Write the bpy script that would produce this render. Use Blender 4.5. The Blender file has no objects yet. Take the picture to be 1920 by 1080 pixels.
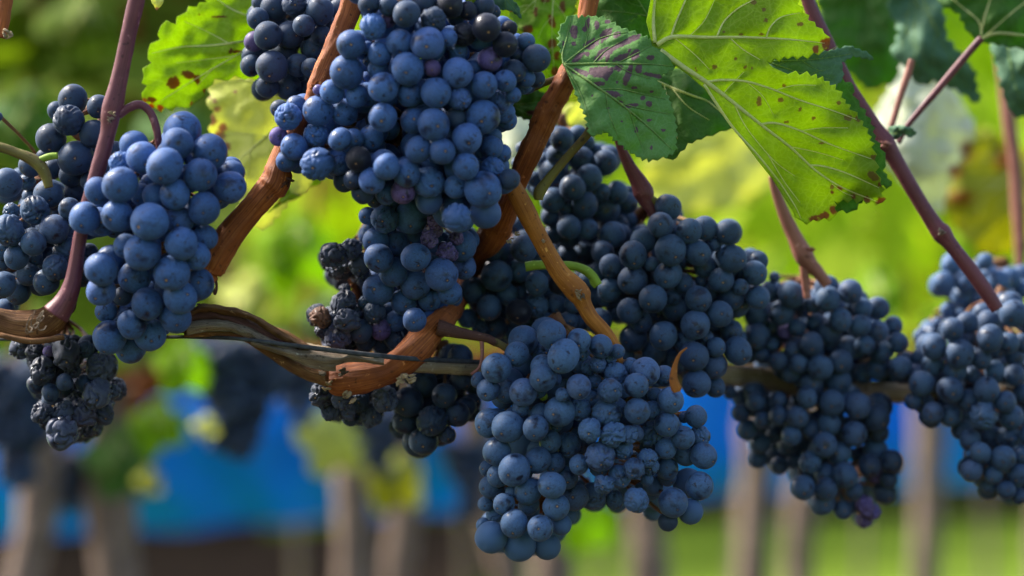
import bpy, bmesh, math, random
from mathutils import Vector, Matrix, Quaternion, noise
from mathutils.geometry import delaunay_2d_cdt
import numpy as np
random.seed(7)
S = bpy.context.scene
COL = S.collection
# ---------------------------------------------------------------- camera
CAMZ = 1.0
K = 0.0002                      # metres per photo pixel at one metre
cd = bpy.data.cameras.new('camera'); cam = bpy.data.objects.new('camera', cd); COL.objects.link(cam)
cam.location = (0, 0, CAMZ); cam.rotation_euler = (math.pi/2, 0, 0)
cd.sensor_width = 36; cd.lens = 36/(1920*K); cd.clip_start = 0.05; cd.clip_end = 400
cd.dof.use_dof = True; cd.dof.focus_distance = 0.985; cd.dof.aperture_fstop = 5.6
S.camera = cam
# ---------------------------------------------------------------- light
SUN_EL, SUN_AZ = math.radians(47), math.radians(-66)     # azimuth from +Y towards +X
w = bpy.data.worlds.new('World'); S.world = w; w.use_nodes = True
nt = w.node_tree; nt.nodes.clear()
out = nt.nodes.new('ShaderNodeOutputWorld'); bg = nt.nodes.new('ShaderNodeBackground'); sky = nt.nodes.new('ShaderNodeTexSky')
sky.sky_type = 'NISHITA'; sky.sun_disc = False; sky.sun_elevation = SUN_EL; sky.sun_rotation = SUN_AZ
sky.dust_density = 4.0; sky.air_density = 1.0; sky.ozone_density = 1.0
bg.inputs['Strength'].default_value = 0.15
nt.links.new(sky.outputs[0], bg.inputs[0]); nt.links.new(bg.outputs[0], out.inputs[0])
sd = bpy.data.lights.new('sun', 'SUN'); sun = bpy.data.objects.new('sun', sd); COL.objects.link(sun)
sd.energy = 4.0; sd.angle = math.radians(10); sd.color = (1, 0.95, 0.86)
sv = Vector((math.sin(SUN_AZ)*math.cos(SUN_EL), math.cos(SUN_AZ)*math.cos(SUN_EL), math.sin(SUN_EL)))
sun.rotation_euler = (-sv).to_track_quat('-Z', 'Y').to_euler()
S.view_settings.view_transform = 'Standard'; S.view_settings.look = 'None'; S.view_settings.gamma = 1
S.view_settings.exposure = 1.22
S.cycles.max_bounces = 8; S.cycles.transmission_bounces = 6; S.cycles.diffuse_bounces = 4
# ---------------------------------------------------------------- helpers
def P(px, py, Y):
    return Vector(((px-960)*K*Y, Y, CAMZ+(540-py)*K*Y))
def tag(o, label=None, cat=None, group=None, kind=None):
    if label: o['label'] = label
    if cat: o['category'] = cat
    if group: o['group'] = group
    if kind: o['kind'] = kind
    return o
def mesh_obj(name, verts, faces, mats, parent=None, smooth=True, uvs=None, origin=None):
    """verts in world space; the object's origin goes to `origin`"""
    me = bpy.data.meshes.new(name)
    o = bpy.data.objects.new(name, me)
    org = Vector(origin) if origin is not None else (Vector(verts[0]) if parent is None else Vector(parent.location))
    me.from_pydata([tuple(Vector(v)-org) for v in verts], [], faces)
    if smooth: me.polygons.foreach_set('use_smooth', [True]*len(me.polygons))
    if uvs is not None:
        l = me.uv_layers.new(name='UVMap')
        for lp in me.loops: l.data[lp.index].uv = uvs[lp.vertex_index]
    for m in (mats if isinstance(mats, (list, tuple)) else [mats]): me.materials.append(m)
    me.update()
    COL.objects.link(o)
    if parent is not None:
        o.parent = parent; o.location = org-Vector(parent.location)
    else: o.location = org
    return o
def empty(name, loc):
    o = bpy.data.objects.new(name, None); o.empty_display_size = 0.02; COL.objects.link(o); o.location = loc
    return o
def catmull(pts, n):
    """pts: list of tuples, resample smooth"""
    a = np.array(pts, float); out_ = []
    m = len(a)
    for i in range(m-1):
        p0, p1, p2, p3 = a[max(i-1, 0)], a[i], a[i+1], a[min(i+2, m-1)]
        for k in range(n):
            t = k/n
            out_.append(0.5*((2*p1)+(-p0+p2)*t+(2*p0-5*p1+4*p2-p3)*t*t+(-p0+3*p1-3*p2+p3)*t**3))
    out_.append(a[-1]); return np.array(out_)
class MB:
    def __init__(s): s.v = []; s.f = []; s.uv = []
    def tube(s, pts, nseg=14, sub=5, rough=0.0, seed=0, cap=True, flat=1.0, ridges=0.0):
        """pts rows: x,y,z,r (world)"""
        c = catmull(pts, sub) if sub > 1 else np.array(pts, float)
        n = len(c); L = 0; base = len(s.v)
        prev = None; up = Vector((0.1, 1, 0.05)).normalized()
        for i in range(n):
            p = Vector(c[i][:3]); r = max(c[i][3], 1e-5)
            a_ = Vector(c[max(i-1, 0)][:3]); b_ = Vector(c[min(i+1, n-1)][:3])
            t = (b_-a_)
            if t.length < 1e-9: t = Vector((0, 0, 1))
            t.normalize()
            if i: L += (p-Vector(c[i-1][:3])).length
            u = (up-t*up.dot(t))
            if u.length < 1e-4: u = t.orthogonal()
            u.normalize(); v_ = t.cross(u); up = u
            for j in range(nseg):
                an = 2*math.pi*j/nseg
                k = 1.0
                if rough:
                    q = Vector((math.cos(an)*1.3, math.sin(an)*1.3, L/max(r, .001)*0.5))+Vector((seed*7.3, seed*3.1, 0))
                    k += rough*noise.noise(q*1.2)+rough*0.5*noise.noise(q*3.1)
                if ridges:
                    q = Vector((math.cos(an)*4, math.sin(an)*4, L/max(r, .001)*0.25+seed*5))
                    k += ridges*noise.noise(q)+ridges*0.5*noise.noise(q*2.3)
                s.v.append(p+(u*math.cos(an)*flat+v_*math.sin(an))*r*k)
                s.uv.append((abs((j/nseg)*2-1), L*30))
        for i in range(n-1):
            for j in range(nseg):
                a = base+i*nseg+j; b = base+i*nseg+(j+1) % nseg
                s.f.append((a, b, b+nseg, a+nseg))
        if cap:
            for i, e in ((0, -1), (n-1, 1)):
                t = Vector(c[i][:3]); s.v.append(t); s.uv.append((0.5, L*30*(i > 0))); ci = len(s.v)-1
                for j in range(nseg):
                    a = base+i*nseg+j; b = base+i*nseg+(j+1) % nseg
                    s.f.append((ci, b, a) if e < 0 else (ci, a, b))
        return s
    def ptube(s, pts, Y, **kw):
        """pts rows: px,py,rpx[,dY]"""
        q = []
        for p in pts:
            y = Y+(p[3] if len(p) > 3 else 0)
            v = P(p[0], p[1], y); q.append((v.x, v.y, v.z, p[2]*K*y))
        return s.tube(q, **kw)
    def lump(s, c, r, seed, amp=0.5, sub=None, sc=(1, 1, 1), rot=None):
        """irregular crumpled lump"""
        bm = bmesh.new(); bmesh.ops.create_icosphere(bm, subdivisions=3, radius=1)
        base = len(s.v)
        R = rot or Quaternion((random.random(), random.random(), random.random(), random.random())).normalized()
        for v in bm.verts:
            d = v.co.normalized()
            k = 1-amp*abs(noise.noise(d*1.9+Vector((seed*3.7, 1, seed))))*1.6
            q = Vector((d.x*sc[0], d.y*sc[1], d.z*sc[2]))*k*r
            s.v.append(Vector(c)+R@q); s.uv.append((d.x, d.z))
        for f in bm.faces: s.f.append(tuple(base+v.index for v in f.verts))
        bm.free(); return s
    def build(s, name, mat, parent=None, origin=None, smooth=True):
        return mesh_obj(name, s.v, s.f, mat, parent, smooth, s.uv, origin)
# ---------------------------------------------------------------- materials
def new_mat(name):
    m = bpy.data.materials.new(name); m.use_nodes = True
    n = m.node_tree; b = n.nodes['Principled BSDF']; return m, n, b
def N(nt, typ, **kw):
    n = nt.nodes.new(typ)
    for k, v in kw.items():
        if k in n.inputs: n.inputs[k].default_value = v
        else: setattr(n, k, v)
    return n
def ramp(nt, src, stops):
    r = nt.nodes.new('ShaderNodeValToRGB'); e = r.color_ramp.elements
    while len(e) < len(stops): e.new(0.5)
    for el, (p, c) in zip(e, stops):
        el.position = p; el.color = (c, c, c, 1) if isinstance(c, (int, float)) else (*c, 1)
    nt.links.new(src, r.inputs[0]); return r.outputs[0]
def mixc(nt, f, a, b, mode='MIX'):
    m = nt.nodes.new('ShaderNodeMix'); m.data_type = 'RGBA'; m.blend_type = mode
    for s_, v in ((0, f), (6, a), (7, b)):
        if isinstance(v, bpy.types.NodeSocket): nt.links.new(v, m.inputs[s_])
        elif s_ == 0: m.inputs[0].default_value = v
        else: m.inputs[s_].default_value = (*v, 1)
    return m.outputs[2]
def math_(nt, op, a, b=0.0, c=None):
    m = nt.nodes.new('ShaderNodeMath'); m.operation = op; m.use_clamp = False
    for i, v in enumerate((a, b) if c is None else (a, b, c)):
        if isinstance(v, bpy.types.NodeSocket): nt.links.new(v, m.inputs[i])
        else: m.inputs[i].default_value = v
    return m.outputs[0]

def berry_mat(name, bloom, thin, skin=(0.006, 0.005, 0.014), cover=0.5, speck=1.0):
    m, nt, b = new_mat(name); L = nt.links
    tc = N(nt, 'ShaderNodeTexCoord'); oi = N(nt, 'ShaderNodeObjectInfo')
    off = N(nt, 'ShaderNodeVectorMath', operation='ADD')
    cmb = N(nt, 'ShaderNodeCombineXYZ')
    rnd = math_(nt, 'MULTIPLY', oi.outputs['Random'], 57.0); L.new(rnd, cmb.inputs[0]); L.new(rnd, cmb.inputs[2])
    L.new(tc.outputs['Object'], off.inputs[0]); L.new(cmb.outputs[0], off.inputs[1])
    co = off.outputs[0]
    n1 = N(nt, 'ShaderNodeTexNoise', Scale=0.9, Detail=3.0, Roughness=0.55, Distortion=0.3); L.new(co, n1.inputs['Vector'])
    n2 = N(nt, 'ShaderNodeTexNoise', Scale=6.0, Detail=6.0, Roughness=0.7); L.new(co, n2.inputs['Vector'])
    # how much bloom is left
    rub = ramp(nt, n1.outputs[0], [(0.32+0.10*(0.5-cover), 0.15), (0.44, 0.88), (0.7, 1.0)])
    fine = ramp(nt, n2.outputs[0], [(0.3, 0.55), (0.6, 1.0)])
    n4 = N(nt, 'ShaderNodeTexNoise', Scale=2.3, Detail=2.5, Roughness=0.6, Distortion=0.6); L.new(co, n4.inputs['Vector'])
    smudge = ramp(nt, n4.outputs[0], [(0.30, 0.12), (0.385, 1.0)])
    f = math_(nt, 'MULTIPLY', math_(nt, 'MULTIPLY', rub, fine), smudge)
    # per-berry variation of bloom thickness and hue
    rv = ramp(nt, oi.outputs['Random'], [(0.0, thin), (0.45, tuple((x+y)/2 for x, y in zip(thin, bloom))), (0.8, bloom), (1.0, (bloom[0]*1.05, bloom[1]*0.88, bloom[2]*0.92))])
    colr = mixc(nt, f, skin, rv)
    # dark lenticels
    vo = N(nt, 'ShaderNodeTexVoronoi', Scale=7.0, Randomness=1.0); L.new(co, vo.inputs['Vector'])
    n3 = N(nt, 'ShaderNodeTexNoise', Scale=1.7, Detail=1.0); L.new(co, n3.inputs['Vector'])
    thr = math_(nt, 'MULTIPLY', ramp(nt, n3.outputs[0], [(0.45, 0.0), (0.7, 0.22*speck)]), 1.0)
    dot = math_(nt, 'LESS_THAN', vo.outputs['Distance'], thr)
    colr = mixc(nt, math_(nt, 'MULTIPLY', dot, 0.6), colr, (0.012, 0.016, 0.035))
    # stylar scar at local -Z
    sub = N(nt, 'ShaderNodeVectorMath', operation='DISTANCE'); L.new(tc.outputs['Object'], sub.inputs[0]); sub.inputs[1].default_value = (0, 0, -1.0)
    dd = math_(nt, 'ADD', sub.outputs['Value'], math_(nt, 'MULTIPLY', math_(nt, 'SUBTRACT', n2.outputs[0], 0.5), 0.22))
    ring = ramp(nt, dd, [(0.05, 0.85), (0.20, 0.0)])
    colr = mixc(nt, ring, colr, (0.018, 0.014, 0.024))
    tip = ramp(nt, dd, [(0.045, 1.0), (0.075, 0.0)])
    colr = mixc(nt, tip, colr, (0.34, 0.19, 0.08))
    L.new(colr, b.inputs['Base Color'])
    rg = ramp(nt, f, [(0.3, 0.28), (0.75, 0.66), (1.0, 0.78)]); L.new(rg, b.inputs['Roughness'])
    b.inputs['Specular IOR Level'].default_value = 0.35
    b.inputs['Sheen Weight'].default_value = 0.10; b.inputs['Sheen Roughness'].default_value = 0.45
    b.inputs['Sheen Tint'].default_value = (0.55, 0.7, 1.0, 1)
    bp = N(nt, 'ShaderNodeBump', Strength=0.12, Distance=0.0006)
    L.new(n2.outputs[0], bp.inputs['Height']); L.new(bp.outputs[0], b.inputs['Normal'])
    return m
M = {}
M['blue'] = berry_mat('bloomed_grape_skin', (0.062, 0.152, 0.40), (0.038, 0.096, 0.26), cover=0.7, speck=0.5)
M['mid'] = berry_mat('dusty_grape_skin', (0.068, 0.148, 0.305), (0.044, 0.096, 0.205), cover=0.5, speck=1.1)
M['dark'] = berry_mat('thin_bloom_shaded_grape_skin', (0.030, 0.062, 0.125), (0.020, 0.041, 0.085), cover=0.5, speck=0.6)  # darker skin: thinner bloom, with shade put into the colour too
M['slate'] = berry_mat('slate_grape_skin', (0.048, 0.104, 0.205), (0.030, 0.064, 0.135), cover=0.5, speck=0.8)  # in-between copy of the grape skin, also carrying some shade in its colour
M['black'] = berry_mat('bare_grape_skin', (0.010, 0.014, 0.032), (0.005, 0.006, 0.011), cover=0.2, speck=0.3)
M['violet'] = berry_mat('violet_grape_skin', (0.15, 0.115, 0.34), (0.11, 0.07, 0.19), cover=0.4, speck=1)
M['dry'] = berry_mat('raisin_skin', (0.065, 0.085, 0.145), (0.022, 0.028, 0.052), cover=0.3, speck=0.4)
M['rot'] = berry_mat('brown_dried_grape', (0.20, 0.11, 0.06), (0.08, 0.04, 0.02), skin=(0.02, 0.012, 0.01), cover=0.2, speck=1)
M['green'] = berry_mat('unripe_grape', (0.35, 0.50, 0.05), (0.30, 0.45, 0.05), skin=(0.2, 0.3, 0.03), cover=0.8, speck=0.1)

def bark_mat(name, c1, c2, c3, scale=1.0, bump=0.5, rough=0.6):
    m, nt, b = new_mat(name); L = nt.links
    uv = N(nt, 'ShaderNodeUVMap'); tc = N(nt, 'ShaderNodeTexCoord')
    mp = N(nt, 'ShaderNodeMapping'); mp.inputs['Scale'].default_value = (20*scale, 0.8, 1); L.new(uv.outputs[0], mp.inputs[0])
    n1 = N(nt, 'ShaderNodeTexNoise', Scale=1.6, Detail=6.0, Roughness=0.65); L.new(mp.outputs[0], n1.inputs['Vector'])
    n2 = N(nt, 'ShaderNodeTexNoise', Scale=70.0, Detail=4.0, Roughness=0.6); L.new(tc.outputs['Object'], n2.inputs['Vector'])
    n3 = N(nt, 'ShaderNodeTexNoise', Scale=420.0, Detail=3.0); L.new(tc.outputs['Object'], n3.inputs['Vector'])
    c = ramp(nt, n1.outputs[0], [(0.32, c1), (0.52, c2), (0.72, c3)])
    c = mixc(nt, ramp(nt, n2.outputs[0], [(0.4, 0.0), (0.7, 0.75)]), c, c1)
    c = mixc(nt, ramp(nt, n3.outputs[0], [(0.66, 0.0), (0.74, 0.6)]), c, tuple(min(1, x*1.7+0.05) for x in c3))
    c = mixc(nt, ramp(nt, n3.outputs[0], [(0.30, 0.7), (0.36, 0.0)]), c, tuple(x*0.35 for x in c1))
    L.new(c, b.inputs['Base Color']); b.inputs['Roughness'].default_value = rough
    b.inputs['Specular IOR Level'].default_value = 0.3
    bp = N(nt, 'ShaderNodeBump', Strength=bump, Distance=0.0012); L.new(n1.outputs[0], bp.inputs['Height']); L.new(bp.outputs[0], b.inputs['Normal'])
    return m
M['cane'] = bark_mat('orange_brown_cane', (0.19, 0.055, 0.010), (0.45, 0.16, 0.018), (0.60, 0.26, 0.040))
M['cane_red'] = bark_mat('red_brown_cane', (0.15, 0.036, 0.012), (0.38, 0.105, 0.022), (0.55, 0.20, 0.055))
M['cane_purple'] = bark_mat('purple_cane', (0.09, 0.025, 0.032), (0.16, 0.045, 0.055), (0.24, 0.085, 0.09), bump=0.15, rough=0.45)
M['cane_pink'] = bark_mat('pink_cane', (0.20, 0.07, 0.05), (0.36, 0.15, 0.11), (0.50, 0.24, 0.19), bump=0.15)
M['cane_dark'] = bark_mat('dark_brown_cane', (0.05, 0.018, 0.014), (0.11, 0.045, 0.030), (0.18, 0.09, 0.06))
M['stem_green'] = bark_mat('green_stem', (0.09, 0.045, 0.02), (0.17, 0.15, 0.03), (0.24, 0.26, 0.05), bump=0.2)
M['tendril'] = bark_mat('lime_tendril', (0.16, 0.25, 0.02), (0.24, 0.36, 0.03), (0.32, 0.45, 0.05), bump=0.1)
M['rachis'] = bark_mat('rachis', (0.12, 0.03, 0.02), (0.22, 0.10, 0.03), (0.25, 0.28, 0.05), bump=0.2)
M['bark_grey'] = bark_mat('grey_peeling_bark', (0.12, 0.08, 0.055), (0.42, 0.33, 0.24), (0.66, 0.57, 0.44), scale=1.3, bump=1.0, rough=0.85)
M['bark_brown'] = bark_mat('brown_peeling_bark', (0.07, 0.025, 0.012), (0.28, 0.13, 0.045), (0.50, 0.30, 0.12), scale=1.2, bump=0.9, rough=0.8)
M['bark_plum'] = bark_mat('plum_bark_strip', (0.06, 0.022, 0.02), (0.13, 0.055, 0.05), (0.20, 0.10, 0.085), scale=1.2, bump=0.6, rough=0.7)
M['scale'] = bark_mat('papery_bud_scale', (0.30, 0.17, 0.08), (0.55, 0.42, 0.25), (0.72, 0.62, 0.45), bump=0.6)
M['cane_tan'] = bark_mat('tan_old_cane', (0.22, 0.15, 0.09), (0.50, 0.40, 0.26), (0.74, 0.64, 0.48), bump=0.6)
M['trunk'] = bark_mat('vine_trunk_bark', (0.09, 0.06, 0.045), (0.30, 0.215, 0.17), (0.52, 0.40, 0.34), bump=1.0, rough=0.9)
m, nt, b = new_mat('galvanised_wire'); M['wire'] = m
b.inputs['Base Color'].default_value = (0.11, 0.125, 0.14, 1); b.inputs['Metallic'].default_value = 0.0; b.inputs['Roughness'].default_value = 0.7; b.inputs['Specular IOR Level'].default_value = 0.15
_n = N(nt, 'ShaderNodeTexNoise', Scale=300.0, Detail=4.0); _t = N(nt, 'ShaderNodeTexCoord'); nt.links.new(_t.outputs['Object'], _n.inputs['Vector'])
nt.links.new(ramp(nt, _n.outputs[0], [(0.3, (0.03, 0.032, 0.035)), (0.7, (0.08, 0.086, 0.095))]), b.inputs['Base Color'])

def leaf_mat(name, col, col2, tr, spot=(0.10, 0.02, 0.05), edge=(0.22, 0.09, 0.03), tw=0.5, vein=(0.45, 0.50, 0.10), rough=0.68, net=420.0, bump=0.35):
    m, nt, b = new_mat(name); L = nt.links
    tc = N(nt, 'ShaderNodeTexCoord')
    n1 = N(nt, 'ShaderNodeTexNoise', Scale=22.0, Detail=4.0, Roughness=0.6); L.new(tc.outputs['Object'], n1.inputs['Vector'])
    n2 = N(nt, 'ShaderNodeTexNoise', Scale=650.0, Detail=5.0, Roughness=0.7); L.new(tc.outputs['Object'], n2.inputs['Vector'])
    vo = N(nt, 'ShaderNodeTexVoronoi', Scale=net, Randomness=1.0); vo.feature = 'DISTANCE_TO_EDGE'; L.new(tc.outputs['Object'], vo.inputs['Vector'])
    vo2 = N(nt, 'ShaderNodeTexVoronoi', Scale=net*0.27, Randomness=1.0); vo2.feature = 'DISTANCE_TO_EDGE'; L.new(tc.outputs['Object'], vo2.inputs['Vector'])
    base = mixc(nt, ramp(nt, n1.outputs[0], [(0.35, 0.0), (0.65, 1.0)]), col, col2)
    e1 = ramp(nt, vo.outputs['Distance'], [(0.0, 0.32), (0.10, 0.0)]); e2 = ramp(nt, vo2.outputs['Distance'], [(0.0, 0.45), (0.035, 0.0)])
    net_ = math_(nt, 'MAXIMUM', e1, e2)
    base = mixc(nt, net_, base, vein)
    base = mixc(nt, ramp(nt, n2.outputs[0], [(0.3, 0.22), (0.6, 0.0)]), base, tuple(x*0.5 for x in col))
    at = N(nt, 'ShaderNodeAttribute', attribute_name='spot'); ae = N(nt, 'ShaderNodeAttribute', attribute_name='edge')
    jit = math_(nt, 'MULTIPLY', math_(nt, 'SUBTRACT', n2.outputs[0], 0.5), 1.7)
    fs = ramp(nt, math_(nt, 'ADD', at.outputs['Fac'], jit), [(0.42, 0.0), (0.56, 0.85)])
    fe = ramp(nt, math_(nt, 'ADD', ae.outputs['Fac'], jit), [(0.40, 0.0), (0.7, 0.95)])
    ti = N(nt, 'ShaderNodeAttribute', attribute_name='tint')
    base = mixc(nt, ti.outputs['Fac'], base, tuple(min(1, x) for x in (col2[0]*2.2+0.08, col2[1]*1.7+0.08, col2[2]*2+0.03)))
    c = mixc(nt, fs, base, spot); c = mixc(nt, fe, c, edge)
    tr2 = mixc(nt, ti.outputs['Fac'], tr, (min(1, tr[0]*1.6), min(1, tr[1]*1.25), min(1, tr[2]+0.12)))
    trc = mixc(nt, net_, tr2, tuple(min(1, x*1.25) for x in tr)); trc = mixc(nt, ramp(nt, n1.outputs[0], [(0.35, 0.0), (0.7, 0.45)]), trc, (tr[0]*0.6, tr[1]*0.72, tr[2]*0.5))
    trc = mixc(nt, fs, trc, tuple(x*1.5 for x in spot)); trc = mixc(nt, fe, trc, tuple(x*1.4 for x in edge))
    L.new(c, b.inputs['Base Color']); b.inputs['Roughness'].default_value = rough; b.inputs['Specular IOR Level'].default_value = 0.1 if net < 300 else 0.3
    t = N(nt, 'ShaderNodeBsdfTranslucent'); L.new(trc, t.inputs[0])
    bp = N(nt, 'ShaderNodeBump', Strength=bump, Distance=0.0008)
    h = math_(nt, 'ADD', math_(nt, 'MULTIPLY', vo.outputs['Distance'], 1.0), math_(nt, 'MULTIPLY', vo2.outputs['Distance'], 0.8))
    L.new(h, bp.inputs['Height']); L.new(bp.outputs[0], b.inputs['Normal']); L.new(bp.outputs[0], t.inputs['Normal'])
    mx = N(nt, 'ShaderNodeMixShader'); mx.inputs[0].default_value = tw
    L.new(b.outputs[0], mx.inputs[1]); L.new(t.outputs[0], mx.inputs[2]); L.new(mx.outputs[0], nt.nodes['Material Output'].inputs[0])
    return m
LM = {}
LM['big'] = leaf_mat('bright_leaf', (0.14, 0.26, 0.008), (0.21, 0.32, 0.012), (0.54, 0.72, 0.012), spot=(0.20, 0.13, 0.04))
LM['spotted'] = leaf_mat('spotted_leaf', (0.10, 0.24, 0.05), (0.13, 0.29, 0.065), (0.22, 0.44, 0.03), spot=(0.12, 0.035, 0.085), tw=0.3, vein=(0.20, 0.36, 0.14), net=500)
LM['left'] = leaf_mat('glowing_leaf', (0.15, 0.26, 0.008), (0.24, 0.35, 0.01), (0.58, 0.78, 0.010), spot=(0.15, 0.035, 0.012), edge=(0.35, 0.09, 0.01))
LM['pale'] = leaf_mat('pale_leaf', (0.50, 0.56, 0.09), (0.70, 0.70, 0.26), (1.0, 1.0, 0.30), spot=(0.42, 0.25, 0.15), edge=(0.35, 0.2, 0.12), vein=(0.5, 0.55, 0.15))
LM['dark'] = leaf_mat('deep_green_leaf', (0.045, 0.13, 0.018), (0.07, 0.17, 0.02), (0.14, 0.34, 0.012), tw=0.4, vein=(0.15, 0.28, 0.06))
LM['bluish'] = leaf_mat('bluish_leaf', (0.07, 0.16, 0.085), (0.09, 0.20, 0.11), (0.10, 0.24, 0.07), tw=0.2, vein=(0.14, 0.26, 0.15))
LM['redspot'] = leaf_mat('red_blotched_leaf', (0.13, 0.26, 0.02), (0.17, 0.30, 0.02), (0.34, 0.55, 0.015), spot=(0.17, 0.05, 0.02))
LM['white'] = leaf_mat('sunlit_washed_leaf', (0.60, 0.62, 0.50), (0.70, 0.72, 0.62), (0.75, 0.85, 0.5), tw=0.35, vein=(0.5, 0.6, 0.4))  # near-white: sunlight and sky brightness put into the leaf colour
LM['autumn'] = leaf_mat('autumn_leaf', (0.22, 0.28, 0.01), (0.32, 0.30, 0.02), (0.70, 0.68, 0.02), spot=(0.30, 0.10, 0.01), edge=(0.4, 0.1, 0.02))
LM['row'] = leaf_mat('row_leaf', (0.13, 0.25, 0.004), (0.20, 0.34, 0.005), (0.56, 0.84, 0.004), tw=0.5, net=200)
LM['row_dark'] = leaf_mat('shaded_row_leaf', (0.06, 0.12, 0.006), (0.09, 0.16, 0.008), (0.22, 0.34, 0.006), tw=0.35, net=200)  # darker copy of the row leaf, shade put into the colour
LM['vein'] = leaf_mat('leaf_vein', (0.80, 0.80, 0.36), (0.85, 0.85, 0.42), (1.0, 1.0, 0.5), tw=0.45)
LM['vein_dull'] = leaf_mat('leaf_vein_dull', (0.15, 0.28, 0.07), (0.18, 0.32, 0.09), (0.2, 0.34, 0.08), tw=0.25)
# ---------------------------------------------------------------- berry meshes (unit radius, local -Z = stylar end)
def berry_mesh(name, kind, seed):
    bm = bmesh.new()
    if kind == 'smooth':
        bmesh.ops.create_uvsphere(bm, u_segments=36, v_segments=20, radius=1)
    else: bmesh.ops.create_icosphere(bm, subdivisions=5, radius=1)
    sd_ = Vector((seed*3.17, seed*1.31, seed*0.77))
    rs = random.Random(seed)
    el = rs.uniform(0.97, 1.06)
    for v in bm.verts:
        d = v.co.normalized(); r = 1.0
        r += 0.035*noise.noise(d*1.1+sd_)
        ps = (d-Vector((0, 0, -1))).length
        r -= 0.05*math.exp(-(ps/0.13)**2)
        if kind == 'semi':
            q = Vector((d.x*2.6, d.y*2.6, d.z*0.9))+sd_
            r -= 0.16*max(0, 0.30-abs(noise.noise(q)))/0.30*max(0.15, noise.noise(d*1.2-sd_)+0.55)
            r += 0.012*noise.noise(d*8+sd_)
        if kind == 'raisin':
            q = Vector((d.x*1.35, d.y*1.35, d.z*0.6))+sd_+Vector((noise.noise(d*2+sd_), noise.noise(d*2-sd_), 0))*0.5
            a = max(0, 0.28-abs(noise.noise(q)))/0.28
            q2 = d*4.2+sd_*2
            a2 = max(0, 0.25-abs(noise.noise(q2)))/0.25
            r += 0.22*noise.noise(d*1.2+sd_*1.7)-0.27*a**1.5-0.02*a2
        if kind == 'smooth':
            if seed % 3 == 0:
                dv = Vector((math.sin(seed*2.1), math.cos(seed*2.1), -0.5)).normalized()
                r -= 0.05*math.exp(-((d-dv).length/0.35)**2)
        v.co = d*r; v.co.z *= el
    me = bpy.data.meshes.new(name); bm.to_mesh(me); bm.free()
    me.polygons.foreach_set('use_smooth', [True]*len(me.polygons))
    return me
VAR = {'smooth': [berry_mesh('berry', 'smooth', i) for i in range(8)],
       'semi': [berry_mesh('dimpled_berry', 'semi', i+20) for i in range(5)],
       'raisin': [berry_mesh('raisin_berry', 'raisin', i+40) for i in range(7)]}
MESH = {}
def vmesh(kind, i, mat):
    k = (kind, i, mat)
    if k not in MESH:
        me = VAR[kind][i].copy(); me.materials.clear(); me.materials.append(M[mat]); MESH[k] = me
    return MESH[k]

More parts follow.
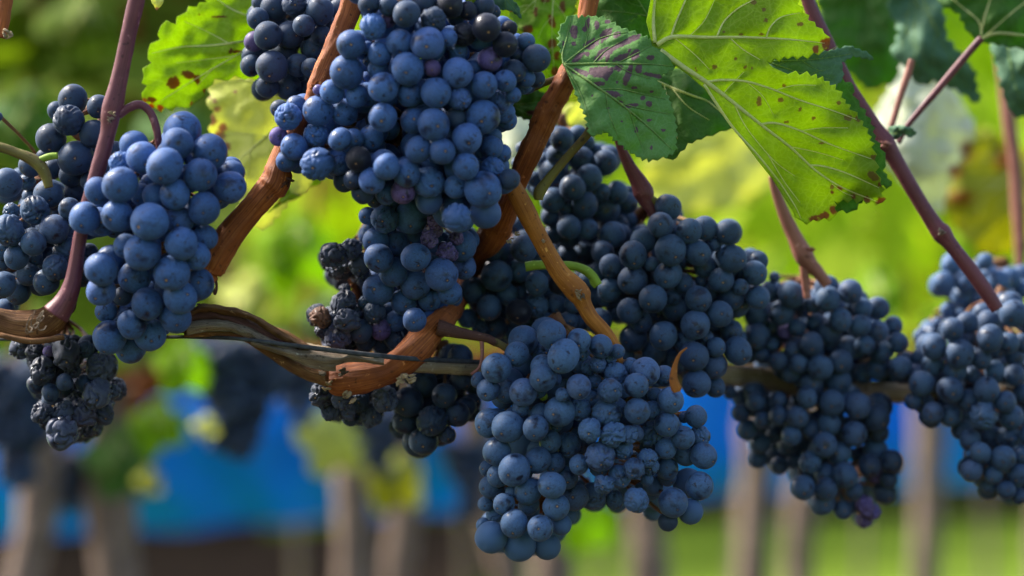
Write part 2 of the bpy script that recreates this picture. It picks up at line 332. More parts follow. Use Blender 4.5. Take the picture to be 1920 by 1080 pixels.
def parse(regs):
    """regs: list of (ox, oy, scale, front, back) -> ordered list of px berries"""
    o = []
    for layer in (3, 4):
        for r in regs:
            ox, oy, sc = r[:3]
            for t in r[layer].split():
                fl = ''.join(ch for ch in t if ch.isalpha()); nums = t.rstrip('wsgvrd')
                nums = ''.join(ch for ch in t if not ch.isalpha())
                x, y, rr = (float(q) for q in nums.split(','))
                o.append((ox+x/sc, oy+y/sc, rr/sc, fl, layer))
    return o
def bunch(label, regs, Y0, mat, group, top, bulge=0.02, filler=2, seed=1, allraisin=False, slope=0.0, stemmat='rachis'):
    rs = random.Random(seed)
    L_ = parse(regs)
    cx = sum(b[0] for b in L_)/len(L_); cy = sum(b[1] for b in L_)/len(L_)
    hw = max(abs(b[0]-cx) for b in L_); hh = max(abs(b[1]-cy) for b in L_)
    placed = []      # X,Z,Y,r,flag
    def place(px, py, rp, fl, extra=0.0):
        e = min(1, ((px-cx)/(hw*1.1))**2)
        y = Y0+bulge*e+extra+slope*(py-cy)*K
        for it in range(3):
            r = rp*K*y; x = (px-960)*K*y; z = CAMZ+(540-py)*K*y; yn = y
            for (X, Z, YY, R, _) in placed:
                d2 = (x-X)**2+(z-Z)**2; m_ = (r+R)*0.955
                if d2 < m_*m_:
                    yy = YY+math.sqrt(m_*m_-d2)
                    if yy > yn: yn = yy
            if yn-y < 1e-5: break
            y = yn
        # cap runaway depth
        y = min(y, Y0+bulge+0.075)
        placed.append(((px-960)*K*y, CAMZ+(540-py)*K*y, y, rp*K*y, fl))
    for (px, py, rp, fl, lay) in L_: place(px, py, rp*(1.0 if lay == 3 else 1.05), fl, 0.0 if lay == 3 else 0.002)
    nreal = len(placed)
    for k in range(filler):
        for (px, py, rp, fl, lay) in L_:
            if rp < 12: continue
            t = rs.uniform(0.04, 0.22)
            jx, jy = px+(cx-px)*t+rs.uniform(-14, 14), py+(cy-py)*t*0.6+rs.uniform(-14, 14)
            place(jx, jy, min(max(rp*1.05, 20), 28), 'w' if ('w' in fl and allraisin) else '', 0.012+0.010*k)
    Ytop = sum(p[2] for p in placed)/len(placed)+0.012
    tp = P(top[0], top[1], Ytop); root = empty('grape_bunch', tp); tag(root, label, 'grape bunch', group)
    # rachis
    yc = sum(p[2] for p in placed)/len(placed)+0.016
    xs = sorted(placed, key=lambda p: -p[1]); nb = 6; path = [(tp.x, tp.y, tp.z, 0.0022)]
    ch = max(1, len(xs)//nb)
    for i in range(nb):
        c = xs[i*ch:(i+1)*ch]
        if c: path.append((sum(p[0] for p in c)/len(c), yc, min(sum(p[1] for p in c)/len(c), path[-1][2]-0.001), 0.0018-0.0002*i))
    mb = MB(); mb.tube(path, nseg=8, sub=4)
    cur = catmull(path, 4)
    stf = []
    # nearest-to-camera first -> individual parts
    order = list(range(nreal))+list(range(nreal, len(placed)))
    for n_, i in enumerate(order):
        X, Z, Yb, R, fl = placed[i]; c = Vector((X, Yb, Z))
        d_ = np.linalg.norm(cur[:, :3]-np.array([X, Yb, Z+0.004]), axis=1); j = int(d_.argmin()); a = Vector(cur[j][:3])
        dirv = (c-a)
        if dirv.length < 1e-4: dirv = Vector((0, -1, 0))
        dirv = dirv.normalized()
        att = c-dirv*R*0.97
        bk = c+Vector((0, R*0.97, R*0.1)); kn = c+Vector((0, R*1.35+0.002, R*0.3))
        mb.tube([(a.x, max(a.y, kn.y), a.z, 0.0009), ((a.x+kn.x)/2, max(a.y, kn.y)+0.001, (a.z+kn.z)/2, 0.0007), (kn.x, kn.y, kn.z, 0.0008), (bk.x, bk.y, bk.z, 0.0012)], nseg=5, sub=2, cap=False)
        sty = (dirv+Vector((rs.gauss(0, .28), -0.25+rs.gauss(0, .3), -0.35+rs.gauss(0, .28)))).normalized()
        q = (-sty).to_track_quat('Z', 'Y') @ Quaternion((0, 0, 1), rs.uniform(0, 6.28))
        kind = ('raisin' if (allraisin or 'v' in fl or rs.random() < 0.3) else 'semi') if 'w' in fl else ('semi' if 's' in fl else ('semi' if rs.random() < 0.04 else 'smooth'))
        mt = mat
        if 'w' in fl and allraisin: mt = 'dry'
        if 'g' in fl: mt = 'black'
        elif 'v' in fl: mt = 'violet'
        elif 'r' in fl: mt = 'rot'
        elif 'n' in fl: mt = 'green'
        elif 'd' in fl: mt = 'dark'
        elif 'm' in fl: mt = 'mid'
        me = vmesh(kind, rs.randrange(len(VAR[kind])), mt)
        sc = R*(1.12 if kind == 'raisin' else 1.02)
        if n_ < 99:
            o = bpy.data.objects.new('berry', me); COL.objects.link(o); o.parent = root
            o.location = c-tp; o.rotation_mode = 'QUATERNION'; o.rotation_quaternion = q
            s3 = (sc*rs.uniform(0.95, 1.05), sc*rs.uniform(0.95, 1.05), sc*rs.uniform(0.96, 1.08)); o.scale = s3
            if kind == 'raisin' and not allraisin: o['label'] = 'shrivelled wrinkled berry'
            elif 'n' in fl: o['label'] = 'tiny green unripe berry'
            elif 'v' in fl: o['label'] = 'violet tinted berry'
        else: stf.append((me, c, q, sc))
    mb.build('stem', M[stemmat], root)
    if stf:
        vs = []; fs = []; b0 = 0; mats = []; mi = []
        for me, c, q, sc in stf:
            co = np.empty(len(me.vertices)*3); me.vertices.foreach_get('co', co); co = co.reshape(-1, 3)*sc
            R_ = np.array(q.to_matrix()); co = co@R_.T+np.array(c)
            vs.extend(map(tuple, co)); mm = me.materials[0]
            if mm not in mats: mats.append(mm)
            for p in me.polygons: fs.append(tuple(b0+v for v in p.vertices)); mi.append(mats.index(mm))
            b0 += len(me.vertices)
        o = mesh_obj('berry_cluster', vs, fs, mats, root)
        o.data.polygons.foreach_set('material_index', mi); o['kind'] = 'stuff'
    return root

# ---------------------------------------------------------------- grape bunches of the nearest vine
GB = 'grape bunches on the nearest vine'
bunch('dark blue-grey bunch at the top edge, behind the orange cane left of the largest bunch', [
 (440, 0, 5.4,
  '375,675,160 700,260,115 865,110,140 335,360,140 560,350,145 610,40,130 165,665,110 235,190,115 775,690,100',
  '400,80,130 640,660,110 330,870,110 540,880,125 720,910,90 200,420,95v 880,360,100 800,500,110 980,260,80 1060,100,110 1000,20,100 270,20,90 450,60,120 300,-130,120 500,-150,130 700,-160,130 900,-150,130 1080,-80,100')],
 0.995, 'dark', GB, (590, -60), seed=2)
bunch('largest bright blue bunch at the top centre, in front of the orange cane', [
 (440, 0, 5.4,
  '1180,450,140 1135,730,175 1400,270,135 990,930,125 1505,885,145 1240,970,115 1340,960,125',
  '1470,545,118 1450,700,100 1340,480,60 845,910,50v 1560,60,95d 1560,200,80v 1360,40,110d 1330,800,70 1360,620,60 1250,-80,110d 1450,-120,120d'),
 (740, 0, 5.4,
  '330,440,165 120,140,140d 50,430,135 640,735,150 905,860,140 130,700,165 155,945,135 420,940,148 650,990,125s 930,280,150g 1120,450,125g 1435,590,145d 965,600,125v 1120,820,115',
  '390,200,130d 540,380,90 700,350,120gw 640,520,90s 380,690,85v 790,690,90 1210,720,110d 1330,790,90 1330,420,85m 1250,560,80d 1200,960,80 1060,1030,110 560,50,130g 740,110,90g 900,60,110d 1000,120,70d 1430,800,90d 620,170,90d 1160,290,80g 300,40,120d 100,-130,120d 350,-150,120d 600,-160,120d 850,-140,110d'),
 (500, 180, 5.4,
  '220,210,145s 520,150,155 790,165,135 275,515,135 500,395,125s 745,440,118 515,690,170 1175,215,145 1215,715,135 1065,860,135 1415,780,142',
  '130,130,90d 300,100,105 120,410,90v 215,650,112 720,700,98 880,430,100 930,640,120g 870,850,90d 780,870,100d 1060,420,120 1120,360,110 975,980,110d 1230,330,110 1380,970,120v 1210,1000,100 1090,1050,80d'),
 (740, 180, 5.4,
  '395,290,165 730,430,150 895,210,170 485,560,132 720,710,140 895,950,195 345,870,158s 1160,845,112d',
  '240,540,128 190,250,130 990,740,120s 620,920,110 1110,170,100 1130,240,100 980,520,105 1090,580,90 870,570,55 1010,410,75m 300,200,110 620,230,110d'),
 (660, 360, 5.4, '', '1060,260,140s 1350,210,150 780,90,130 1320,110,120')],
 0.940, 'blue', GB, (790, -80), bulge=0.03, filler=3, seed=3)  # darker berries along the top carry the leaf shade in their colour
bunch('blue bunch hanging below the largest one, with crushed purple berries at its top', [
 (660, 360, 5.4,
  '330,270,145 600,250,170 270,670,150 415,810,150 640,940,145 905,835,162 645,660,145',
  '780,480,78wv 950,600,84wv 1060,470,62wv 1010,630,60wv 840,310,70wv 850,400,60wv 370,110,100 240,490,125 450,520,115 600,430,122 1110,540,145 1170,480,110 1140,770,112 160,240,90 190,380,80 880,520,120'),
 (570, 460, 5.4,
  '750,450,158 1120,755,118 1010,575,132 1270,555,112',
  '1280,785,120 1480,480,112 1400,680,95 930,770,102 860,650,70')],
 0.988, 'blue', GB, (790, 395), seed=4, bulge=0.015)
bunch('withered bunch of wrinkled raisin-like berries left of the lower blue bunch', [
 (570, 460, 5.4,
  '290,100,120w 470,40,110w 570,190,105w 440,760,120w 410,590,120w 170,735,100wr 340,930,125w 410,450,58w',
  '470,170,70w 360,220,90w 590,330,72w 720,680,112s 570,870,120 770,850,110v 940,940,122s 200,860,80w 300,740,60w 610,580,62s 620,960,100 780,980,100'),
 (570, 640, 4.909, '165,500,110w 350,540,90w 740,530,108w',
  '240,650,80w 390,640,80w 500,550,100s 610,690,88w 430,700,80s 560,430,90 330,420,80 660,430,80')],
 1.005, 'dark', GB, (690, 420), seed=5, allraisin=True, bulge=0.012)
bunch('small dark bunch below the cordon, left of the front bunch, round berries at its tip', [
 (570, 640, 4.909,
  '1180,730,142 1100,920,132 960,560,132 1290,500,112 930,740,112 1320,860,80',
  '1100,380,122 1410,670,112 1500,600,82 1440,150,112 1450,350,90 1540,560,82 1200,250,100 1000,300,90 1560,420,70')],
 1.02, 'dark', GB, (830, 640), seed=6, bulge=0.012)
bunch('dark blue-grey bunch behind the forked canes, above the front bunch', [
 (850, 430, 4.909,
  '400,430,145 405,200,122 650,180,125 770,500,108 600,760,117g 330,720,116 180,560,120 1440,580,112 1340,850,122',
  '600,380,100 500,600,90 620,590,62 130,820,90 240,900,70 380,900,110 760,700,110s 820,250,110 970,500,90g 1100,690,80 1060,840,80 850,870,100 1180,860,70 560,960,90 700,880,80 1300,620,100 1350,400,100 940,700,100 1060,560,90 900,600,80 1000,780,90 350,620,80 1250,720,90 1130,760,90')],
 1.030, 'slate', GB, (960, 440), seed=7, bulge=0.015, filler=2)
bunch('dark bunch crossed by a straight green leaf stalk, under the spotted leaf', [
 (950, 230, 4.909,
  '605,600,117 755,510,122 720,760,122 575,960,107 905,370,117 510,150,115 690,340,110 470,300,102 420,460,122',
  '660,110,80 740,180,70 810,260,65 150,240,65 420,710,110 400,870,85 440,1010,80 870,640,80 1020,640,97 910,800,122 750,980,92 980,980,142 1110,740,92 1100,900,92 1180,890,60 260,520,72 90,370,50 110,950,82 560,790,72 1120,640,60 350,340,62 1240,1060,110 300,600,80 640,880,80'),
 (850, 430, 4.909, '', '940,60,72 1060,60,112 1050,240,92 1200,230,102 1380,200,112 1460,330,112 1240,60,102 1450,80,122 1520,740,92 1250,480,100 1520,520,90')],
 1.045, 'slate', GB, (1050, 215), seed=8, bulge=0.02)
bunch('loose blue bunch right of the forked canes, green light showing through its upper gaps', [
 (1100, 360, 5.333,
  '740,330,130 815,155,130 1025,390,124 1415,400,126 840,580,150 815,830,140 465,630,140 460,880,140 1450,665,142 1110,610,130 1680,810,127 1345,880,126',
  '1180,360,118 560,490,122 1710,690,102 1180,740,110 960,910,100 1140,890,55 1280,520,70 240,740,110 160,600,110 230,980,110 260,430,130 330,430,110 1540,950,80 650,720,70 1450,1050,122 1720,1040,102 860,1050,80'),
 (1100, 540, 4.908,
  '610,100,130 400,210,122 1030,100,122 1225,240,127 1000,340,130 705,440,130 985,630,138 1010,880,132 1575,90,106',
  '1370,160,112 800,190,112 500,310,102 430,460,122 620,590,112 1190,545,85 1170,710,120 1180,910,92 1390,580,122 1330,400,100 1240,350,100 760,660,100 200,70,110 270,220,82 820,730,70 1100,460,70 660,230,90 350,620,82 560,720,60 130,40,80 620,700,80 900,500,90')],
 1.020, 'slate', GB, (1215, 380), seed=9, bulge=0.02)
bunch('sharp front bunch of large speckled blue berries hanging lowest in the centre', [
 (880, 590, 5.4,
  '955,420,166 745,645,132 940,810,70s 915,980,155 275,540,155 545,785,143 190,760,112 480,400,128 545,260,150 830,200,150 1110,265,125 1110,730,125 1425,770,127s',
  '745,530,122 1390,1000,142s 720,360,105s 370,780,112 1330,320,115 1500,370,72 90,660,72 700,760,80 720,1000,97 1300,500,82w 1200,540,72w 1480,600,112w 1270,670,72w 1130,400,72 1100,520,72 1120,960,112 1220,860,92 1500,940,92 750,830,42n 1180,480,72s 1400,440,90w 520,950,80 860,650,70'),
 (1080, 640, 5.4,
  '610,445,128 700,310,150 620,705,130 960,595,132 920,840,130 140,900,122w 375,950,122w 1085,975,115',
  '895,350,102 770,700,95 795,540,75 550,250,80 700,530,70 1215,760,106 1095,770,55 530,940,88w 600,930,82 760,940,118w 1250,960,102s 900,1060,92'),
 (880, 760, 5.4,
  '390,220,162 455,655,167 672,232,128 690,555,136 835,810,140 595,870,135 1325,520,152s',
  '200,180,140 280,470,132 820,365,112 860,580,102 300,710,110 230,820,122 1110,600,97 980,730,112 1000,400,122 1140,350,132 1060,920,142 1360,800,86w 1240,920,132s 1470,960,92w 1520,720,112w 1560,450,100w 190,640,82 880,210,60 1310,620,100s 170,1000,72 600,1010,102'),
 (1080, 800, 5.4,
  '590,425,112s 610,745,128w 980,770,150 1250,600,146 910,220,106 1290,295,130',
  '720,320,100w 760,400,80w 1110,280,112 920,420,112 920,510,90 1160,860,122 930,960,95d 720,540,62w 780,600,92 760,660,82 660,640,72'),
 (880, 880, 5.4,
  '455,550,140 350,350,110 720,595,130 880,380,132',
  '220,690,155 510,770,155 785,780,132 260,450,87 150,570,80 600,410,105 930,560,100 1000,470,90 160,350,72 430,230,62')],
 0.965, 'mid', GB, (1040, 590), seed=10, bulge=0.022, filler=1)
bunch('blurred bunch hanging over the cordon right of centre, broken purple berries at its tip', [
 (1350, 500, 4.5,
  '845,850,105 1015,800,102 1185,495,90 1015,450,95 910,270,107 1100,210,100 600,235,112 520,400,100 315,590,107 770,650,97 920,550,95 490,800,82 670,820,82 810,480,85 1500,640,85 1370,720,90 1340,540,87',
  '900,170,95 310,400,110 415,210,80 460,90,45 1200,350,82 1330,350,92 1460,500,77 1220,660,82 1080,690,97 940,670,72 620,700,72 1330,860,92 1210,900,82 1000,970,102 770,980,102 1100,900,82 650,510,72 780,320,72 550,550,60v 450,520,80 440,660,52s 350,750,62 250,740,72 1550,880,110 600,900,80'),
 (1350, 720, 3.857,
  '810,135,92 995,160,97 630,100,77 755,440,89 650,565,84 905,660,92 600,750,92 790,290,82 970,360,87 560,240,77 515,375,74 420,230,72 770,760,82',
  '740,860,87 150,210,62 260,130,67 310,260,62 200,330,72 290,430,72 390,370,57 270,540,67 430,590,62 530,560,52 860,500,82 660,330,67 420,120,62 220,40,47 70,60,47 890,910,67 1240,560,82d 1080,590,77d 1220,690,62d 970,770,62 1050,880,62wv 1110,930,52wv 1040,990,52wv 1190,780,82d 760,640,72 1130,250,90d 1150,350,70d 1150,160,90d 960,890,42 1130,660,55wv 490,440,72 400,480,62')],
 1.075, 'slate', GB, (1510, 520), seed=11, bulge=0.022)
bunch('blurred dark blue bunch cut by the right edge of the photo', [
 (1660, 470, 4.5,
  '625,870,120 410,810,112 885,740,117 565,660,97 1080,530,120 690,610,97 810,915,87 920,1010,87 1090,1050,92 870,600,102 130,980,92',
  '1050,460,112 820,530,82 1040,780,87 1150,780,77 1100,900,82 590,1010,92 400,960,92 260,1040,82 730,1050,72 300,900,72 1250,600,110 1260,800,100 1250,1000,100'),
 (1660, 690, 4.154,
  '285,120,102 505,170,102 790,170,97 765,370,112 935,265,82 370,350,87 220,260,67 980,380,97 920,700,97 950,540,87 1000,50,82 740,660,82 670,800,82',
  '510,370,82 850,50,72 680,90,82 840,830,72 1060,680,62 940,950,72 810,920,62 840,540,82 660,560,82 600,480,82 650,250,82 1040,830,82 1060,200,72 1040,1000,62 630,400,62 1000,900,72 430,60,80 1150,300,100 1150,520,100 1160,750,100 1150,950,90')],
 1.065, 'slate', GB, (1880, 540), seed=12, bulge=0.02)
bunch('pale hazy bunch at the right edge, behind the lower end of the purple cane', [
 (1660, 470, 4.5,
  '490,270,97 680,270,92 640,380,87 550,130,82 840,90,72 960,260,102',
  '1050,230,92 530,500,62 790,430,67 440,610,47 300,720,62 1150,320,82 870,190,62 1150,200,80 760,330,80 620,560,70 400,700,60 700,480,80 900,400,90 1050,400,90')],
 1.14, 'mid', GB, (1890, 490), seed=13, bulge=0.015)
bunch('soft-focus bright blue bunch in front on the left, hanging from a curled purple stalk', [
 (120, 200, 4.5,
  '850,500,150 1150,575,138 935,740,132 1180,860,137 960,310,135 1230,380,145 1400,680,140 475,660,150 725,970,155 450,920,130 175,940,132 660,430,132',
  '1000,200,150 1420,550,97 760,750,97 650,740,87 290,710,112 480,480,102 590,320,112 720,640,72 980,960,112 330,990,92'),
 (120, 430, 4.153,
  '610,180,140 915,110,132 840,340,142 290,310,127 905,530,127 650,580,125 530,740,112 355,840,132',
  '550,370,122 1030,210,102 1050,430,117 1100,60,92 290,480,112 670,820,122 520,930,112 870,690,112 480,130,92 860,620,102 330,640,82 460,520,72d 760,720,90')],
 0.935, 'blue', GB, (290, 265), seed=14, bulge=0.022)
bunch('loose dark bunch behind the upright purple cane near the left edge', [
 (0, 150, 4.5,
  '580,340,129 615,165,125 830,225,100 790,455,120 640,660,150 600,800,102 975,600,85 430,495,130',
  '1130,560,110 480,260,75 780,620,92 630,950,92 260,720,97 440,750,82 370,650,62 900,760,90 760,850,80')],
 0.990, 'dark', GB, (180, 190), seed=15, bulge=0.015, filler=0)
bunch('half shrivelled blue bunch cut by the left edge, above the old brown cordon', [
 (0, 360, 4.153,
  '260,400,102 420,290,117 130,510,97 430,590,102s 360,700,102 30,720,97 70,300,125s 270,140,112s 520,460,112s',
  '220,640,90 140,780,90 30,920,82 540,130,82 380,30,102 90,150,62 20,450,72 560,560,82 20,550,62 270,510,62 -60,600,90 -60,400,90 -50,800,90 560,350,80 640,600,90 690,480,80'),
 (0, 150, 4.5, '60,870,122 410,960,125', '-20,310,40 230,860,70s 260,980,70')],
 0.975, 'slate', GB, (80, 330), seed=16, bulge=0.01)
bunch('small withered dark bunch hanging free below the left end of the cordon', [
 (20, 610, 4.5,
  '730,580,122w 270,380,107w 475,240,117w 770,360,122w 455,480,76 335,570,76 265,740,87w 430,900,135w 440,740,92w 610,740,112w',
  '215,500,77 210,230,72w 320,220,46v 630,200,72s 110,130,62w 860,560,62w 770,740,92w 640,870,72w 620,490,72 560,640,80w 520,380,60w')],
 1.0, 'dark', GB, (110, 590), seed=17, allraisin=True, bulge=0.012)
# ---------------------------------------------------------------- canes, cordon, wire
def cane(label, pts, Y, mat, cat='vine cane', name='vine_cane', group='canes of the nearest vine', rough=0.14, ridges=0.06, seed=1, nseg=40, side=(), scales=(), sub=7):
    o0 = P(pts[0][0], pts[0][1], Y)
    root = empty(name, o0); tag(root, label, cat, group)
    mb = MB(); mb.ptube(pts, Y, nseg=nseg, sub=sub, rough=rough, ridges=ridges, seed=seed)
    mb.build('stem', M[mat], root)
    for (sp, sm, nm) in side:
        mb = MB(); mb.ptube(sp, Y, nseg=14, sub=6, rough=0.06, seed=seed+3); mb.build(nm, M[sm], root)
    for k, (px, py, r, dy, sm) in enumerate(scales):
        rs = random.Random(seed*10+k); mb = MB()
        for j in range(5):
            c = P(px+rs.uniform(-r, r)*0.8, py+rs.uniform(-r, r)*0.8, Y+dy)
            mb.lump(c, r*K*Y*rs.uniform(0.4, 0.75), seed+k+j, amp=0.75, sc=(1, 0.45, 1.5))
        mb.build('bud_scale', M[sm], root)
    return root
cane('orange woody cane rising to the top edge between the dark and the largest bunch', [
  (668, -60, 20), (660, 0, 21), (638, 65, 21), (612, 125, 20), (596, 160, 19), (583, 190, 13), (560, 230, 15), (538, 275, 20), (524, 310, 23), (516, 340, 29), (500, 360, 25), (470, 395, 23), (440, 430, 25), (412, 470, 28), (396, 500, 26), (390, 515, 19), (402, 530, 9)],
  0.975, 'cane_red', seed=1, side=[([(402, 515, 3), (406, 535, 2.5), (403, 548, 4), (402, 553, 2)], 'cane_dark', 'withered_tip')],
  scales=[(533, 345, 12, -0.003, 'cane_dark'), (590, 160, 7, -0.004, 'cane_red'), (376, 575, 6, 0.01, 'cane_dark')])
cane('forked thick cane curving up from the cordon, behind the lower blue bunch', [
  (618, 712, 22), (635, 712, 30), (680, 706, 30), (720, 697, 27), (752, 678, 28), (782, 650, 29), (808, 622, 26, .006), (838, 592, 21, .022), (860, 560, 19, .05), (878, 520, 18, .062), (895, 480, 20, .055), (920, 445, 28, .03), (938, 415, 26, .02), (955, 380, 20, .012), (972, 335, 19, .006), (992, 290, 21, 0), (1010, 250, 21, 0), (1020, 225, 24), (1035, 195, 22), (1055, 160, 21), (1075, 120, 19), (1095, 60, 18), (1110, -30, 18)],
  0.996, 'cane_red', seed=2,
  side=[([(820, 614, 16), (862, 624, 11), (892, 630, 9), (915, 635, 8), (930, 643, 7.5)], 'cane_dark', 'side_shoot'),
        ([(925, 640, 7.5), (945, 650, 7), (962, 668, 6)], 'stem_green', 'green_shoot'),
        ([(903, 637, 4.5), (904, 665, 3.5), (899, 688, 3), (884, 702, 3.5)], 'cane_pink', 'tendril')],
  scales=[(765, 708, 11, -0.006, 'scale'), (750, 716, 8, -0.006, 'scale'), (612, 722, 10, -0.006, 'scale'), (655, 744, 10, -0.004, 'scale'), (955, 450, 6, -0.01, 'scale'), (972, 436, 6, -0.01, 'scale'), (640, 700, 9, -0.007, 'bark_grey')])
cane('smooth orange cane running down to the right across the dark bunches', [
  (938, 318, 13), (958, 345, 17), (980, 385, 19), (1003, 430, 17), (1028, 475, 17), (1050, 512, 17.5), (1072, 535, 21), (1086, 552, 21), (1095, 572, 15), (1108, 595, 14), (1135, 625, 14), (1155, 665, 12), (1160, 700, 8)],
  0.985, 'cane', seed=3, rough=0.05,
  scales=[(1085, 550, 9, -0.006, 'scale'), (1092, 556, 7, -0.006, 'bark_grey'), (1019, 452, 3, -0.005, 'scale')])
cane('green leaf stalk crossing the dark bunch below the spotted leaf', [
  (1108, 238, 8), (1098, 256, 8), (1062, 296, 8), (1030, 335, 9), (1012, 360, 11), (1010, 375, 8)],
  0.99, 'stem_green', cat='leaf stalk', name='leaf_stalk', group=None, rough=0.03, ridges=0.02, seed=4)
cane('curved lime green shoot behind the smooth orange cane', [
  (985, 500, 9), (1010, 497, 9), (1045, 497, 8), (1080, 500, 8), (1105, 512, 9), (1122, 535, 8)],
  1.012, 'tendril', cat='shoot', name='green_shoot', group=None, rough=0.05, seed=5, side=[([(1105, 510, 4), (1110, 530, 4), (1118, 537, 5)], 'tendril', 'spur')])
cane('greenish stalk reaching from behind the largest bunch towards the spotted leaf', [
  (985, 172, 7), (1010, 160, 7), (1035, 150, 6), (1062, 138, 5)],
  1.0, 'stem_green', cat='leaf stalk', name='leaf_stalk', group=None, rough=0.03, seed=6)
cane('dark purple-brown cane coming out from under the spotted leaf, with a swollen node', [
  (1150, 225, 4), (1158, 262, 6), (1168, 285, 9), (1182, 315, 12), (1198, 342, 16), (1207, 362, 19), (1212, 378, 14), (1222, 395, 10), (1232, 420, 9)],
  1.03, 'cane_purple', seed=7, rough=0.06, side=[([(1212, 370, 10), (1226, 378, 9), (1240, 386, 7)], 'stem_green', 'peduncle')])
cane('upright purple cane near the left edge, with a pale scarred node', [
  (268, -60, 15), (256, 0, 16), (242, 60, 15), (230, 120, 15.5), (220, 165, 17), (213, 195, 20), (208, 215, 19), (203, 245, 15), (192, 290, 15), (180, 330, 14), (167, 372, 13), (155, 420, 13), (146, 470, 13), (138, 520, 15), (125, 560, 20), (105, 590, 26)],
  0.960, 'cane_purple', seed=8, rough=0.04, ridges=0.02,
  side=[([(222, 215, 9), (240, 203, 8), (262, 196, 8), (280, 208, 7.5), (291, 232, 7.5), (297, 262, 7), (300, 285, 6)], 'cane_purple', 'peduncle')],
  scales=[(210, 212, 5, -0.0065, 'scale'), (206, 224, 7, -0.004, 'bark_grey')])
cane('curved green and brown stalk coming in from the left edge above the half shrivelled bunch', [
  (-30, 272, 10), (0, 276, 9), (30, 286, 9), (58, 298, 11), (76, 312, 12), (86, 330, 10), (92, 352, 8)],
  0.962, 'stem_green', cat='bunch stalk', name='bunch_stalk', group=None, rough=0.04, seed=9,
  side=[([(75, 300, 6), (92, 294, 7), (108, 292, 6)], 'tendril', 'side_stalk')])
cane('reddish brown cane stub in the top left corner', [(14, -40, 15), (10, 0, 14), (5, 40, 13), (-2, 70, 12)], 0.98, 'cane_red', seed=10,
  scales=[(14, 66, 10, -0.004, 'scale')])
cane('long purple cane running diagonally down to the right edge bunch', [
  (1500, -40, 12), (1522, 20, 13), (1550, 80, 14), (1572, 125, 14), (1592, 165, 14), (1618, 205, 14), (1640, 240, 15), (1658, 268, 20), (1676, 295, 15), (1705, 345, 14), (1735, 395, 14), (1755, 425, 16), (1766, 438, 19), (1782, 458, 14), (1815, 500, 14), (1848, 545, 14), (1870, 580, 12)],
  1.045, 'cane_purple', seed=11, rough=0.04, ridges=0.02,
  scales=[(1765, 438, 7, -0.006, 'bark_grey'), (1660, 272, 8, -0.006, 'cane_pink')])
cane('slender purple leaf stalk slanting up to the green leaf at the top right', [
  (1684, 268, 5), (1700, 238, 5.5), (1724, 208, 6), (1755, 172, 7), (1790, 130, 7), (1822, 92, 7), (1840, 72, 7)],
  1.075, 'cane_purple', cat='leaf stalk', name='leaf_stalk', group=None, rough=0.02, ridges=0.0, seed=12)
cane('short brown stalk rising beside the long purple cane', [
  (1668, 248, 6), (1678, 215, 6), (1690, 175, 6), (1702, 140, 7), (1710, 112, 6)],
  1.09, 'cane_pink', cat='leaf stalk', name='leaf_stalk', group=None, rough=0.03, seed=13)
cane('pinkish forked cane above the blurred bunch right of centre', [
  (1446, 330, 6), (1455, 360, 9), (1472, 405, 12), (1490, 445, 14), (1506, 478, 18), (1518, 495, 15), (1535, 512, 12), (1552, 535, 10)],
  1.07, 'cane_pink', seed=14, rough=0.05, side=[([(1508, 480, 11), (1508, 505, 9), (1510, 530, 8), (1514, 560, 7)], 'cane_pink', 'peduncle')],
  scales=[(1520, 470, 6, -0.004, 'cane_pink')])
cane('soft brown upright cane along the right edge', [
  (1868, 60, 9), (1880, 150, 10), (1892, 230, 13), (1902, 300, 12), (1908, 380, 13), (1912, 450, 11), (1912, 520, 9)],
  1.30, 'cane_pink', seed=15, rough=0.05)
# cordon with peeling bark
cr = empty('cordon', P(360, 600, 1.0)); tag(cr, 'old horizontal cordon with peeling grey and brown bark, tied along the wire', 'cordon')
mb = MB(); mb.ptube([(300, 603, 15), (340, 605, 18), (372, 603, 22), (420, 605, 20), (470, 615, 20), (520, 638, 22), (570, 668, 23), (610, 695, 24), (640, 712, 22), (660, 716, 14)], 1.006, nseg=30, sub=8, rough=0.14, ridges=0.14, seed=21)
mb.build('old_wood', M['bark_brown'], cr)
mb = MB(); mb.ptube([(560, 655, 14), (620, 668, 17), (680, 678, 14), (750, 686, 12), (830, 690, 11), (900, 694, 12), (1000, 705, 14), (1100, 712, 15), (1250, 712, 17), (1330, 706, 19), (1400, 706, 20), (1470, 716, 21), (1560, 728, 20), (1640, 735, 19), (1720, 738, 18), (1850, 738, 18), (2000, 735, 18)], 1.0, nseg=26, sub=8, rough=0.14, ridges=0.12, seed=22)
for i in range(len(mb.v)):            # the cordon drifts away from the camera to the right
    v = mb.v[i]; t = max(0, min(1, (v.x+0.02)/0.12)); k = 1.018+0.10*t
    mb.v[i] = Vector((v.x*k, v.y*k, CAMZ+(v.z-CAMZ)*k))
mb.build('old_wood', M['cane_tan'], cr)
